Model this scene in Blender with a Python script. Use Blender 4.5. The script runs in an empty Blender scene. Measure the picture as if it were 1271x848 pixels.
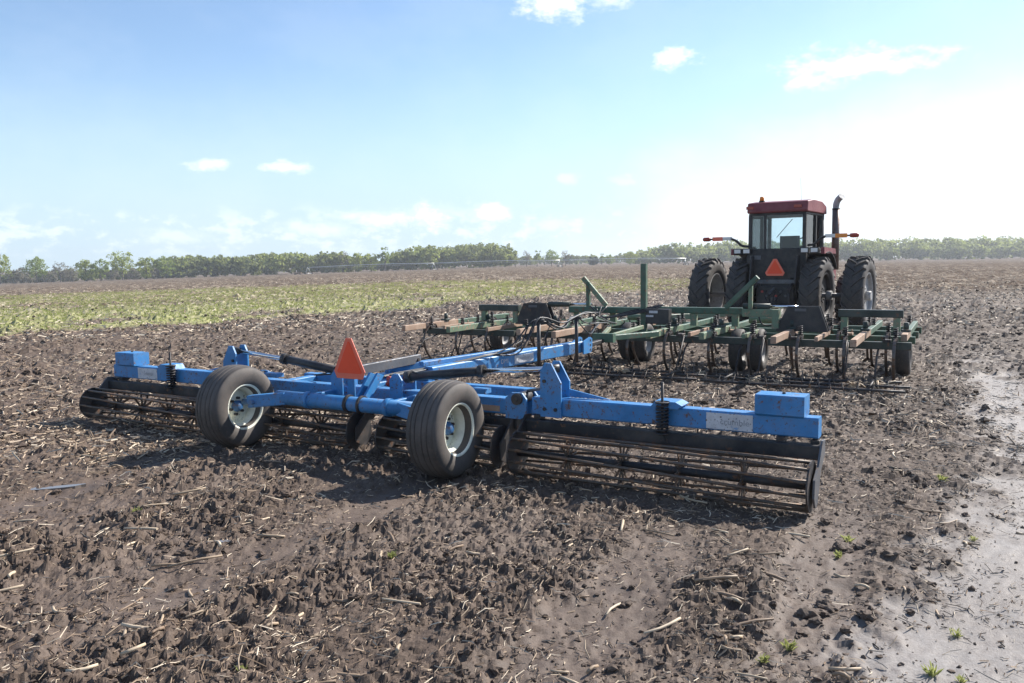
import bpy, bmesh, math, random
import numpy as np
from mathutils import Vector, Matrix

R = math.radians
sc = bpy.context.scene
COL = sc.collection

# ------------------------------------------------------------------ camera
CAM_H = 1.7
cam_d = bpy.data.cameras.new('camera')
cam_d.sensor_width = 36.0
cam_d.lens = 36.0 * 1017.0 / 1271.0
cam_d.clip_start = 0.05
cam_d.clip_end = 20000.0
cam = bpy.data.objects.new('camera', cam_d)
COL.objects.link(cam)
cam.matrix_world = (Matrix.Translation((0, 0, CAM_H)) @ Matrix.Rotation(R(90 - 5.5), 4, 'X')
                    @ Matrix.Rotation(R(-0.86), 4, 'Z'))
sc.camera = cam

# ------------------------------------------------------------------ sky and sun
SUN_AZ, SUN_EL = 57.0, 38.0          # degrees, azimuth clockwise from +Y
world = bpy.data.worlds.new('World')
sc.world = world
world.use_nodes = True
SKY_STRENGTH = 0.098
sun_d = bpy.data.lights.new('sun', 'SUN')
sun_d.energy = 4.5
sun_d.angle = R(0.53)
sun_d.color = (1.0, 0.945, 0.87)
sun = bpy.data.objects.new('sun', sun_d)
COL.objects.link(sun)
sdir = Vector((math.sin(R(SUN_AZ)) * math.cos(R(SUN_EL)), math.cos(R(SUN_AZ)) * math.cos(R(SUN_EL)), math.sin(R(SUN_EL))))
sun.rotation_euler = sdir.to_track_quat('Z', 'Y').to_euler()
sun.location = sdir * 60

sc.view_settings.view_transform = 'Standard'
sc.view_settings.look = 'None'
sc.view_settings.exposure = 0.95
sc.view_settings.gamma = 1.0
sc.render.engine = 'CYCLES'
sc.cycles.use_denoising = True
sc.cycles.max_bounces = 8
sc.cycles.transparent_max_bounces = 12
sc.cycles.volume_bounces = 0
sc.cycles.volume_step_rate = 1.0


def build_world():
    nt = world.node_tree
    nt.nodes.clear()
    N = nt.nodes.new
    L = nt.links.new
    out = N('ShaderNodeOutputWorld')
    bg = N('ShaderNodeBackground')
    bg.inputs['Strength'].default_value = SKY_STRENGTH
    sky = N('ShaderNodeTexSky')
    sky.sky_type = 'NISHITA'
    sky.sun_disc = False
    sky.sun_elevation = R(SUN_EL)
    sky.sun_rotation = R(SUN_AZ)
    sky.altitude = 200
    sky.air_density = 1.0
    sky.dust_density = 0.4
    sky.ozone_density = 2.5
    tc = N('ShaderNodeTexCoord')
    sep = N('ShaderNodeSeparateXYZ')
    L(tc.outputs['Generated'], sep.inputs[0])

    def math_(op, a, b=None, c=None, clamp=False):
        n = N('ShaderNodeMath')
        n.operation = op
        n.use_clamp = clamp
        for i, v in enumerate((a, b, c)):
            if v is None:
                continue
            if isinstance(v, (int, float)):
                n.inputs[i].default_value = v
            else:
                L(v, n.inputs[i])
        return n.outputs[0]
    az = math_('MULTIPLY', math_('ARCTAN2', sep.outputs[0], sep.outputs[1]), 180 / math.pi)
    el = math_('MULTIPLY', math_('ARCSINE', sep.outputs[2]), 180 / math.pi)
    # turbulence in angle space
    comb = N('ShaderNodeCombineXYZ')
    L(az, comb.inputs[0]); L(math_('MULTIPLY', el, 1.8), comb.inputs[1])

    def noise(scale, detail, rough, off):
        n = N('ShaderNodeTexNoise')
        n.inputs['Scale'].default_value = scale
        n.inputs['Detail'].default_value = detail
        n.inputs['Roughness'].default_value = rough
        m = N('ShaderNodeVectorMath'); m.operation = 'ADD'
        L(comb.outputs[0], m.inputs[0]); m.inputs[1].default_value = (off, off * 1.7, off * .3)
        L(m.outputs[0], n.inputs['Vector'])
        return n.outputs['Fac']
    n1 = noise(0.55, 6, 0.62, 3.0)
    n2 = noise(0.11, 5, 0.6, 11.0)
    n3 = noise(0.9, 5, 0.6, 23.0)

    def sstep(x, lo, hi):
        m = N('ShaderNodeMapRange')
        m.interpolation_type = 'SMOOTHSTEP'
        m.inputs['From Min'].default_value = lo
        m.inputs['From Max'].default_value = hi
        m.inputs['To Min'].default_value = 0
        m.inputs['To Max'].default_value = 1
        L(x, m.inputs['Value'])
        return m.outputs[0]
    total = None
    # small fair-weather clouds: azimuth, elevation, half width, half height, opacity
    clouds = [(3.0, 16.8, 2.6, 1.1, 1.0), (7.2, 17.0, 1.9, .8, .6), (11.0, 13.2, 1.7, .8, 1.0),
              (22.8, 11.9, 5.0, 1.15, 1.0), (20.0, 11.2, 2.4, .7, .7), (-19.9, 6.6, 1.7, .5, .7), (-14.8, 6.5, 1.9, .55, .85),
              (-5.6, 3.4, 2.0, 1.1, .9), (-8.6, 3.1, 3.4, .7, .6), (-1.5, 3.5, 1.8, .9, .85),
              (-13.0, 2.4, 3.4, .7, .4), (-22.0, 2.0, 2.5, .6, .35), (-11.0, 3.3, 2.0, .45, .5),
              (4.0, 5.6, 1.2, .45, .35), (8.0, 5.4, 1.6, .5, .3), (3.0, 2.6, 2.4, .6, .35),
              (-42.0, 8.0, 5.0, 1.2, .8), (-55.0, 13.0, 6.0, 1.5, .9), (45.0, 18.0, 6.0, 1.5, .9), (68.0, 12.0, 7.0, 1.6, .9),
              (-80.0, 9.0, 7.0, 1.5, .9), (95.0, 15.0, 7.0, 2.0, .9), (140.0, 12.0, 8.0, 2.0, .9), (-140.0, 15.0, 8.0, 2.0, .9)]
    disp = math_('MULTIPLY', math_('SUBTRACT', n1, 0.5), 2.6)
    disp2 = math_('MULTIPLY', math_('SUBTRACT', n3, 0.5), 1.3)
    for (a, e, wa, we, op) in clouds:
        dx = math_('DIVIDE', math_('SUBTRACT', az, a), wa)
        # flat base, billowing top
        dy = math_('DIVIDE', math_('SUBTRACT', el, e), we)
        d2 = math_('ADD', math_('MULTIPLY', dx, dx), math_('MULTIPLY', dy, dy))
        d = math_('ADD', math_('ADD', math_('SQRT', d2), disp), disp2)
        m = math_('MULTIPLY', math_('SUBTRACT', 1.0, sstep(d, -.05, 1.15)), op * .92)
        total = m if total is None else math_('MAXIMUM', total, m)
    # low bank of small cumulus all round the horizon
    band = math_('MULTIPLY', sstep(el, 0.3, 1.5), math_('SUBTRACT', 1.0, sstep(el, 2.6, 4.6)))
    low = math_('MULTIPLY', math_('MULTIPLY', sstep(n1, .46, .66), band), .36)
    total = math_('MAXIMUM', total, low)
    # high thin veil, thicker low down and towards the sun's side of the sky
    veil = math_('MULTIPLY', sstep(n2, .38, .66), .045)
    vx = math_('DIVIDE', math_('SUBTRACT', az, 44.0), 42.0)
    vy = math_('DIVIDE', math_('SUBTRACT', el, 2.0), 9.2)
    vd = math_('ADD', math_('SQRT', math_('ADD', math_('MULTIPLY', vx, vx), math_('MULTIPLY', vy, vy))),
               math_('MULTIPLY', math_('SUBTRACT', n2, .5), .55))
    bank = math_('MULTIPLY', math_('SUBTRACT', 1.0, sstep(vd, .55, 1.12)), .52)
    total = math_('MAXIMUM', math_('MAXIMUM', total, veil), bank)
    # pale blue boundary-layer haze low over the whole horizon
    hz = N('ShaderNodeMix')
    hz.data_type = 'RGBA'
    L(math_('MULTIPLY', math_('SUBTRACT', 1.0, sstep(el, 1.0, 14.0)), .88), hz.inputs[0])
    L(sky.outputs[0], hz.inputs[6])
    hz.inputs[7].default_value = (3.5, 4.6, 5.5, 1)
    mix = N('ShaderNodeMix')
    mix.data_type = 'RGBA'
    L(total, mix.inputs[0])
    L(hz.outputs[2], mix.inputs[6])
    mix.inputs[7].default_value = (7.6, 7.7, 7.9, 1)
    L(mix.outputs[2], bg.inputs['Color'])
    L(bg.outputs[0], out.inputs['Surface'])


build_world()

# ------------------------------------------------------------------ frame of the working direction
TH = R(29.0)
HD = Vector((math.sin(TH), math.cos(TH), 0))     # direction of travel
UD = Vector((math.cos(TH), -math.sin(TH), 0))    # to the right of travel


def uv_of(x, y):
    return x * UD.x + y * UD.y, x * HD.x + y * HD.y


def xy_of(u, v):
    return u * UD.x + v * HD.x, u * UD.y + v * HD.y


rng = np.random.default_rng(7)
rnd = random.Random(11)


# ------------------------------------------------------------------ numpy noise
def vnoise(x, y, seed=0):
    xi = np.floor(x).astype(np.int64); yi = np.floor(y).astype(np.int64)
    fx = x - xi; fy = y - yi
    fx = fx * fx * (3 - 2 * fx); fy = fy * fy * (3 - 2 * fy)

    def h(a, b):
        n = (a * 374761393 + b * 668265263 + seed * 974634977) & 0xffffffff
        n = ((n ^ (n >> 13)) * 1274126177) & 0xffffffff
        n = n ^ (n >> 16)
        return (n & 0xffff) / 65535.0
    a = h(xi, yi); b = h(xi + 1, yi); c = h(xi, yi + 1); d = h(xi + 1, yi + 1)
    return (a * (1 - fx) + b * fx) * (1 - fy) + (c * (1 - fx) + d * fx) * fy


def fbm(x, y, oct_=4, seed=0, gain=.5):
    s = 0; a = 1; t = 0
    for i in range(oct_):
        s = s + a * vnoise(x * 2 ** i + 17.3 * i, y * 2 ** i - 9.1 * i, seed + i)
        t += a; a *= gain
    return s / t


def sm(x, a, b):
    t = np.clip((x - a) / (b - a), 0, 1)
    return t * t * (3 - 2 * t)


# ------------------------------------------------------------------ terrain
def base_z(x, y):
    r = np.hypot(x, y)
    q = x + 8.0
    left = np.clip(q, -290, 0) * 0.0185
    left = left * sm(r, 8, 60)
    return left - 0.55 * sm(r, 80, 420)


WHEEL_U = ((-6.13, .19), (-3.63, .19))


def field_masks(x, y):
    """smooth (0..1 rolled tracks), grey (pale lane, silt plus painted sky sheen), grass"""
    u = x * UD.x + y * UD.y; v = x * HD.x + y * HD.y
    wob = (fbm(x / .55, y / .55, 3, 5) - .5) * .55
    wob2 = (fbm(x / 1.7, y / 1.7, 3, 8) - .5) * .7
    smooth = np.zeros_like(x)
    for uc, w in WHEEL_U:
        m = (1 - sm(np.abs(u - uc + wob * .5), w * .75, w * 1.35)) * (1 - sm(v, 5.3, 5.6)) * (.55 + .45 * sm(fbm(x / .35, y / .35, 3, 66), .35, .55))
        smooth = np.maximum(smooth, m * .8)
    m = (1 - sm(np.abs(u + 1.53 + wob * .6), .14, .36)) * (1 - sm(v, 4.6, 5.2))
    smooth = np.maximum(smooth, m * .72)
    m = (1 - sm(np.abs(u + .66 + wob * .5), .12, .3)) * (1 - sm(v, 5.4, 6.4))
    smooth = np.maximum(smooth, m * .7)
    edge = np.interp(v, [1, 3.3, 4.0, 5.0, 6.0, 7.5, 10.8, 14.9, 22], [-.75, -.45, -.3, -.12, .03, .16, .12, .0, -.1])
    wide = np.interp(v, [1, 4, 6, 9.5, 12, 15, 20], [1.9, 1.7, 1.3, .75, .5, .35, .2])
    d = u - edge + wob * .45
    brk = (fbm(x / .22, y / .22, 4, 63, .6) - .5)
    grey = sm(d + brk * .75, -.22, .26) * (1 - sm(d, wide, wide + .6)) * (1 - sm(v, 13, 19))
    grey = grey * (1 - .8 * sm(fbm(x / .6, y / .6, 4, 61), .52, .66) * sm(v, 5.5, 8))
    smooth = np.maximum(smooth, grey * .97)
    # scattered slick patches behind the crumbler
    p = sm(fbm(x / .8 + 3, y / .8, 4, 31), .56, .68) * (1 - sm(v, 4.4, 5.6)) * .4
    smooth = np.maximum(smooth, p)
    # ruts of the tractor
    for uc in (-5.8, -4.86, -3.14, -2.2):
        m = (1 - sm(np.abs(u - uc), .2, .34)) * sm(v, 17.5, 18.5) * (1 - sm(v, 20.9, 21.4))
        smooth = np.maximum(smooth, m * .5)
    lo = np.interp(x, [-60, -13.7, -9.2, -6.6, -1.2, 12, 30], [28, 19.5, 21.5, 27.5, 35, 50, 70]) + wob2 * 9 + (fbm(x / 4, y / 4, 3, 77) - .5) * 9
    hi = np.interp(x, [-60, -30, 0, 40], [88, 86, 84, 80]) + wob2 * 14
    g = sm(y, lo, lo + 3.5) * (1 - sm(y, hi - 16, hi)) * (1 - sm(x, -2, 24)) * sm(fbm(x / 2.2, y / 3.4, 4, 41), .22, .46)
    return smooth, grey, g, u, v


def cells(x, y, seed):
    """broken-soil height field: each cell is a tilted lump of its own size, 0..1"""
    xi = np.floor(x).astype(np.int64); yi = np.floor(y).astype(np.int64)
    out = np.zeros_like(x)

    def h(a, b, s):
        n = (a * 374761393 + b * 668265263 + (seed * 7 + s) * 974634977) & 0xffffffff
        n = ((n ^ (n >> 13)) * 1274126177) & 0xffffffff
        n = n ^ (n >> 16)
        return (n & 0xffff) / 65535.0
    for dx in (-1, 0, 1):
        for dy in (-1, 0, 1):
            cx = xi + dx; cy = yi + dy
            px = cx + .15 + .7 * h(cx, cy, 1); py = cy + .15 + .7 * h(cx, cy, 2)
            a = h(cx, cy, 3) * 6.283; e = .6 + .8 * h(cx, cy, 4)
            ux = x - px; uy = y - py
            p = (ux * np.cos(a) + uy * np.sin(a)) * e; q = (-ux * np.sin(a) + uy * np.cos(a)) / e
            size = .3 + .5 * h(cx, cy, 5) ** 1.5
            # between a diamond and a square, so the sides are steep and cornered
            d = np.maximum(np.maximum(np.abs(p), np.abs(q)), (np.abs(p) + np.abs(q)) * .74) / size
            top = h(cx, cy, 6) * (1 + .9 * (h(cx, cy, 7) - .5) * p / size + .9 * (h(cx, cy, 8) - .5) * q / size)
            out = np.maximum(out, top * np.clip((1 - d) * 3.0, 0, 1))
    return out


def relief(x, y):
    r = np.hypot(x, y)
    smooth, grey, g, u, v = field_masks(x, y)
    rough = 1 - smooth
    patch = .55 + .9 * sm(fbm(x / .7, y / .7, 3, 3), .35, .65)
    a = fbm(x / .15 + .25 * fbm(x / .07, y / .07, 2, 71), y / .15, 4, 12, .62)
    b = fbm(x / .045, y / .045, 2, 14, .7)
    a = .55 * a + .45 * (1 - np.abs(2 * fbm(x / .11, y / .11, 3, 19, .6) - 1)) - .06
    c = fbm(x / .9, y / .9, 3, 16) - .5
    lump = np.clip(a - .44, 0, 1)
    wx = .022 * (fbm(x / .03, y / .03, 2, 81) - .5); wy = .022 * (fbm(x / .03 + 9, y / .03, 2, 82) - .5)
    k1 = cells((x + wx) / .13, (y + wy) / .13, 3); k2 = cells((x + wx) / .06, (y + wy) / .06, 5); k0 = cells((x + wx) / .3, (y + wy) / .3, 9)
    far = 1 + 1.2 * sm(r, 9, 40)
    z = rough * patch * far * (.052 * lump + .021 * k1 + .026 * k2 + .026 * (b - .5) + .03 * k0 * sm(r, 8, 20)) + .05 * c + .010 * (b - .5)
    # pale lane lies a little lower behind a low ridge
    z = z - .03 * grey - .035 * smooth * (1 - grey)
    for uc in (-5.8, -4.86, -3.14, -2.2):
        z = z - .085 * (1 - sm(np.abs(u - uc), .22, .4)) * sm(v, 18.2, 19.4) * (1 - sm(v, 20.9, 21.5))
    return z - .02


def ground_z(x, y):
    x = np.asarray(x, float); y = np.asarray(y, float)
    return base_z(x, y) + relief(x, y)


def gz(x, y):
    return float(ground_z(np.array([x]), np.array([y]))[0])


# ------------------------------------------------------------------ materials
def mat(name):
    m = bpy.data.materials.new(name)
    m.use_nodes = True
    nt = m.node_tree
    b = nt.nodes['Principled BSDF']
    return m, nt, b


def ramp(nt, fac, stops):
    n = nt.nodes.new('ShaderNodeValToRGB')
    cr = n.color_ramp
    while len(cr.elements) < len(stops):
        cr.elements.new(.5)
    for e, (p, c) in zip(cr.elements, stops):
        e.position = p
        e.color = (*c, 1) if len(c) == 3 else c
    nt.links.new(fac, n.inputs[0])
    return n.outputs[0]


def tnoise(nt, scale, detail=5, rough=.6, vec=None, dist=0):
    n = nt.nodes.new('ShaderNodeTexNoise')
    n.inputs['Scale'].default_value = scale
    n.inputs['Detail'].default_value = detail
    n.inputs['Roughness'].default_value = rough
    n.inputs['Distortion'].default_value = dist
    if vec is None:
        t = nt.nodes.get('tc') or nt.nodes.new('ShaderNodeTexCoord')
        t.name = 'tc'
        vec = t.outputs['Object']
    nt.links.new(vec, n.inputs['Vector'])
    return n.outputs['Fac']


def mixc(nt, fac, a, b, mode='MIX'):
    n = nt.nodes.new('ShaderNodeMix')
    n.data_type = 'RGBA'
    n.blend_type = mode
    for i, v in ((0, fac), (6, a), (7, b)):
        if isinstance(v, (int, float)):
            n.inputs[i].default_value = v
        elif isinstance(v, tuple):
            n.inputs[i].default_value = (*v, 1) if len(v) == 3 else v
        else:
            nt.links.new(v, n.inputs[i])
    return n.outputs[2]


def nmath(nt, op, a, b=None, clamp=False):
    n = nt.nodes.new('ShaderNodeMath')
    n.operation = op
    n.use_clamp = clamp
    for i, v in enumerate((a, b)):
        if v is None:
            continue
        if isinstance(v, (int, float)):
            n.inputs[i].default_value = v
        else:
            nt.links.new(v, n.inputs[i])
    return n.outputs[0]


def mrange(nt, v, a, b, c=0., d=1.):
    n = nt.nodes.new('ShaderNodeMapRange')
    n.inputs['From Min'].default_value = a
    n.inputs['From Max'].default_value = b
    n.inputs['To Min'].default_value = c
    n.inputs['To Max'].default_value = d
    nt.links.new(v, n.inputs['Value'])
    return n.outputs[0]


def bump(nt, bsdf, h, strength=.3, dist=.01):
    n = nt.nodes.new('ShaderNodeBump')
    n.inputs['Strength'].default_value = strength
    n.inputs['Distance'].default_value = dist
    nt.links.new(h, n.inputs['Height'])
    nt.links.new(n.outputs[0], bsdf.inputs['Normal'])


def attr(nt, name):
    n = nt.nodes.new('ShaderNodeAttribute')
    n.attribute_name = name
    return n


MUD = (.085, .062, .048)


def painted(name, col, rough=.42, rust=.0, dust=.35, metallic=0., chips=(.09, .045, .025), scale=1.0, spec=.5):
    """machine paint: faded patches, dried mud film, chips"""
    m, nt, b = mat(name)
    n1 = tnoise(nt, 2.3 * scale, 5, .65)
    n2 = tnoise(nt, 14 * scale, 6, .7)
    n3 = tnoise(nt, 46 * scale, 3, .6)
    fade = tuple(min(1, c * 1.35 + .012) for c in col)
    dark = tuple(c * .8 for c in col)
    c = mixc(nt, mrange(nt, n1, .35, .65), dark, fade)
    dustf = nmath(nt, 'MULTIPLY', mrange(nt, nmath(nt, 'ADD', n1, nmath(nt, 'MULTIPLY', n2, .6)), .72, 1.08), dust)
    c = mixc(nt, dustf, c, (.16, .125, .1))
    spl = nmath(nt, 'MULTIPLY', mrange(nt, nmath(nt, 'ADD', nmath(nt, 'MULTIPLY', n3, .7), nmath(nt, 'MULTIPLY', n1, .3)), .585, .64), min(1., dust * 1.8))
    c = mixc(nt, spl, c, MUD)
    if rust > 0:
        rf = mrange(nt, n2, .62 - .25 * rust, .70 - .25 * rust)
        c = mixc(nt, rf, c, mixc(nt, mrange(nt, n3, .3, .7), chips, tuple(min(1, q * 2.1) for q in chips)))
    nt.links.new(c, b.inputs['Base Color'])
    rr = mrange(nt, n2, .3, .75, rough * .85, min(1, rough + .3))
    nt.links.new(rr, b.inputs['Roughness'])
    b.inputs['Metallic'].default_value = metallic
    b.inputs['Specular IOR Level'].default_value = spec
    bump(nt, b, nmath(nt, 'ADD', n2, n3), .12, .004)
    return m


M = {}
M['blue'] = painted('blue_paint', (.030, .20, .46), .42, .12, .52)
M['dark_steel'] = painted('dark_steel', (.026, .026, .029), .5, .15, .45, .35)
M['black_paint'] = painted('black_paint', (.016, .016, .018), .42, .0, .3)
M['basket_steel'] = painted('worn_basket_steel', (.095, .075, .06), .5, .5, .6, .4, (.13, .075, .045))
M['grey_steel'] = painted('grey_steel', (.11, .115, .125), .45, .1, .35, .3)
M['cream'] = painted('cream_rim_paint', (.74, .73, .61), .42, .05, .22, 0, (.13, .08, .05))
M['green'] = painted('green_paint', (.045, .105, .065), .5, .2, .45)
M['light_green'] = painted('faded_green_paint', (.125, .19, .115), .55, .35, .4, 0, (.2, .13, .085))
M['rust'] = painted('rusty_bar', (.34, .235, .165), .75, .35, .3, 0, (.22, .13, .085))
M['soil_steel'] = painted('soil_polished_steel', (.10, .085, .075), .4, .4, .5, .6)
M['dark_green'] = painted('dark_green_paint', (.020, .036, .030), .5, .12, .35)
M['red'] = painted('red_cab_paint', (.19, .022, .03), .4, .0, .35)
M['tractor_black'] = painted('tractor_black', (.014, .014, .016), .5, .0, .35)
M['silver'] = painted('silver_rim_paint', (.33, .33, .33), .55, .08, .4, .1)
M['exhaust'] = painted('exhaust_steel', (.16, .12, .11), .4, .3, .2, .7)


def simple(name, col, rough=.5, metallic=0, spec=.5, var=.15):
    m, nt, b = mat(name)
    n = tnoise(nt, 18, 4, .6)
    c = mixc(nt, n, tuple(q * (1 - var) for q in col), tuple(min(1, q * (1 + var)) for q in col))
    nt.links.new(c, b.inputs['Base Color'])
    b.inputs['Roughness'].default_value = rough
    b.inputs['Metallic'].default_value = metallic
    b.inputs['Specular IOR Level'].default_value = spec
    return m


M['chrome'] = simple('chrome_rod', (.75, .75, .76), .12, 1.0)
M['orange'] = simple('fluorescent_orange', (.96, .075, .014), .5, var=.08)
M['orange_border'] = simple('reflective_red_border', (.90, .17, .095), .3, var=.1)
M['amber'] = simple('amber_lens', (.85, .26, .03), .25)
M['white_lens'] = simple('white_reflector', (.75, .72, .68), .25)
M['red_lens'] = simple('red_lens', (.35, .04, .02), .25)
M['decal'] = painted('worn_white_decal', (.56, .56, .58), .5, .08, .55, 0, (.10, .20, .34))
M['decal_text'] = simple('faded_decal_lettering', (.27, .28, .30), .6)
M['red_hose'] = simple('red_hydraulic_coupler', (.45, .06, .045), .4)
M['hose'] = simple('black_rubber_hose', (.02, .02, .022), .45)
M['blue_hub'] = painted('blue_hub_paint', (.03, .13, .30), .4, .2, .4)
M['pale_metal'] = simple('galvanised_pipe', (.66, .68, .66), .35, .3)
M['seat'] = simple('black_seat', (.02, .02, .024), .7)


def rubber(name, col, dust):
    m, nt, b = mat(name)
    n1 = tnoise(nt, 4, 5, .65)
    n2 = tnoise(nt, 40, 4, .6)
    c = mixc(nt, nmath(nt, 'MULTIPLY', mrange(nt, n1, .3, .7), dust), col, (.17, .14, .12))
    c = mixc(nt, nmath(nt, 'MULTIPLY', mrange(nt, n2, .55, .68), .7), c, (.115, .088, .07))
    nt.links.new(c, b.inputs['Base Color'])
    b.inputs['Roughness'].default_value = .72
    bump(nt, b, n2, .15, .003)
    return m


M['tyre'] = rubber('dusty_implement_tyre', (.048, .044, .041), .6)
M['tractor_tyre'] = rubber('tractor_tyre', (.026, .025, .025), .4)


def glass_mat():
    m, nt, b = mat('tinted_cab_glass')
    nt.nodes.remove(b)
    out = nt.nodes['Material Output']
    t = nt.nodes.new('ShaderNodeBsdfTransparent')
    t.inputs[0].default_value = (.87, .93, .95, 1)
    g = nt.nodes.new('ShaderNodeBsdfGlossy')
    g.inputs['Roughness'].default_value = .03
    fr = nt.nodes.new('ShaderNodeFresnel')
    fr.inputs[0].default_value = 1.45
    mx = nt.nodes.new('ShaderNodeMixShader')
    nt.links.new(fr.outputs[0], mx.inputs[0])
    nt.links.new(t.outputs[0], mx.inputs[1])
    nt.links.new(g.outputs[0], mx.inputs[2])
    nt.links.new(mx.outputs[0], out.inputs['Surface'])
    return m


M['glass'] = glass_mat()


def soil_mat(name, ground=True):
    m, nt, b = mat(name)
    tc = nt.nodes.new('ShaderNodeTexCoord'); tc.name = 'tc'
    if ground:
        vec = tc.outputs['Object']
    else:
        geo = nt.nodes.new('ShaderNodeNewGeometry')
        vec = geo.outputs['Position']
    n1 = tnoise(nt, .9, 6, .62, vec)
    n2 = tnoise(nt, 9, 7, .68, vec)
    n3 = tnoise(nt, 60, 5, .65, vec)
    n4 = tnoise(nt, 260, 2, .6, vec)
    c = ramp(nt, nmath(nt, 'ADD', nmath(nt, 'MULTIPLY', n1, .5), nmath(nt, 'MULTIPLY', n2, .5)),
             [(.32, (.064, .046, .034)), (.5, (.122, .089, .068)), (.68, (.205, .158, .126))])
    c = mixc(nt, mrange(nt, n3, .35, .65, 0, .75), c, (.054, .037, .027))
    if ground:
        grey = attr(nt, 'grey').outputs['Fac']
        smooth = attr(nt, 'smooth').outputs['Fac']
        grass = attr(nt, 'grass').outputs['Fac']
        far = attr(nt, 'far').outputs['Fac']
        c = mixc(nt, nmath(nt, 'MULTIPLY', smooth, .5), c, mixc(nt, n2, (.112, .078, .057), (.165, .122, .094)))
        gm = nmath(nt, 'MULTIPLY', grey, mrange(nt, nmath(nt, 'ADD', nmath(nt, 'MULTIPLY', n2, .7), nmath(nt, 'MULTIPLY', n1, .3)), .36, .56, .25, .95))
        c = mixc(nt, gm, c, mixc(nt, mrange(nt, n3, .3, .7), (.172, .155, .144), (.275, .255, .24)))  # pale silt tone, with the wet track's sky sheen put into the colour
        # thin weeds tint
        c = mixc(nt, nmath(nt, 'MULTIPLY', grass, mrange(nt, n2, .3, .55, .6, .97)), c, mixc(nt, n3, (.25, .255, .105), (.35, .345, .155)))
        # residue too far off to build
        vf = nt.nodes.new('ShaderNodeTexVoronoi')
        vf.inputs['Scale'].default_value = 4.2
        nt.links.new(vec, vf.inputs['Vector'])
        sep = nt.nodes.new('ShaderNodeSeparateColor')
        nt.links.new(vf.outputs['Color'], sep.inputs[0])
        vg = nt.nodes.new('ShaderNodeTexVoronoi')
        vg.inputs['Scale'].default_value = 1.1
        nt.links.new(vec, vg.inputs['Vector'])
        sg = nt.nodes.new('ShaderNodeSeparateColor')
        nt.links.new(vg.outputs['Color'], sg.inputs[0])
        c = mixc(nt, nmath(nt, 'MULTIPLY', far, .65), c, ramp(nt, sg.outputs[0], [(.0, (.055, .042, .034)), (.5, (.115, .09, .074)), (.78, (.21, .175, .14)), (1, (.42, .36, .29))]))
        fleck = nmath(nt, 'MULTIPLY', nmath(nt, 'GREATER_THAN', sep.outputs[0], .66), nmath(nt, 'LESS_THAN', vf.outputs['Distance'], .42))
        c = mixc(nt, nmath(nt, 'MULTIPLY', fleck, nmath(nt, 'MULTIPLY', far, .55)), c, (.36, .30, .22))
        rr = nmath(nt, 'SUBTRACT', .80, nmath(nt, 'MULTIPLY', smooth, mrange(nt, n2, .35, .6, .34, .08)))
        rr = nmath(nt, 'SUBTRACT', rr, nmath(nt, 'MULTIPLY', grey, -.04))
        nt.links.new(rr, b.inputs['Roughness'])
    else:
        b.inputs['Roughness'].default_value = .74
    nt.links.new(c, b.inputs['Base Color'])
    if ground:
        sp = nmath(nt, 'ADD', nmath(nt, 'MULTIPLY', smooth, .22), nmath(nt, 'MULTIPLY', nmath(nt, 'SUBTRACT', 1.0, far), .25))
        nt.links.new(sp, b.inputs['Specular IOR Level'])
    else:
        b.inputs['Specular IOR Level'].default_value = .25
    h = nmath(nt, 'ADD', nmath(nt, 'MULTIPLY', n3, .7), nmath(nt, 'MULTIPLY', n4, .3))
    bump(nt, b, h, .55, .012)
    return m


M['soil'] = soil_mat('tilled_soil', True)
M['clod'] = soil_mat('soil_clod', False)


def straw_mat(name, stops):
    m, nt, b = mat(name)
    a = attr(nt, 'tone')
    c = ramp(nt, a.outputs['Fac'], stops)
    nt.links.new(c, b.inputs['Base Color'])
    b.inputs['Roughness'].default_value = .62
    b.inputs['Specular IOR Level'].default_value = .3
    return m


M['straw'] = straw_mat('chopped_residue', [(0, (.10, .062, .038)), (.35, (.22, .15, .095)), (.7, (.42, .33, .235)), (1, (.66, .57, .44))])


def stalk_mat():
    m, nt, b = mat('weathered_corn_stalk')
    oi = nt.nodes.new('ShaderNodeObjectInfo')
    n = tnoise(nt, 30, 4, .6)
    c = ramp(nt, nmath(nt, 'ADD', nmath(nt, 'MULTIPLY', oi.outputs['Random'], .75), nmath(nt, 'MULTIPLY', n, .3)),
             [(.1, (.17, .11, .07)), (.5, (.36, .27, .18)), (1, (.60, .49, .35))])
    nt.links.new(c, b.inputs['Base Color'])
    b.inputs['Roughness'].default_value = .6
    return m


M['stalk'] = stalk_mat()


def leaf_mat(name, a, bcol, trans=.35):
    m, nt, b = mat(name)
    at = attr(nt, 'tone')
    c = mixc(nt, at.outputs['Fac'], a, bcol)
    nt.links.new(c, b.inputs['Base Color'])
    b.inputs['Roughness'].default_value = .6
    b.inputs['Specular IOR Level'].default_value = .2
    tr = nt.nodes.new('ShaderNodeBsdfTranslucent')
    nt.links.new(c, tr.inputs[0])
    mx = nt.nodes.new('ShaderNodeMixShader')
    mx.inputs[0].default_value = trans
    out = nt.nodes['Material Output']
    nt.links.new(b.outputs[0], mx.inputs[1])
    nt.links.new(tr.outputs[0], mx.inputs[2])
    nt.links.new(mx.outputs[0], out.inputs['Surface'])
    return m


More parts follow.
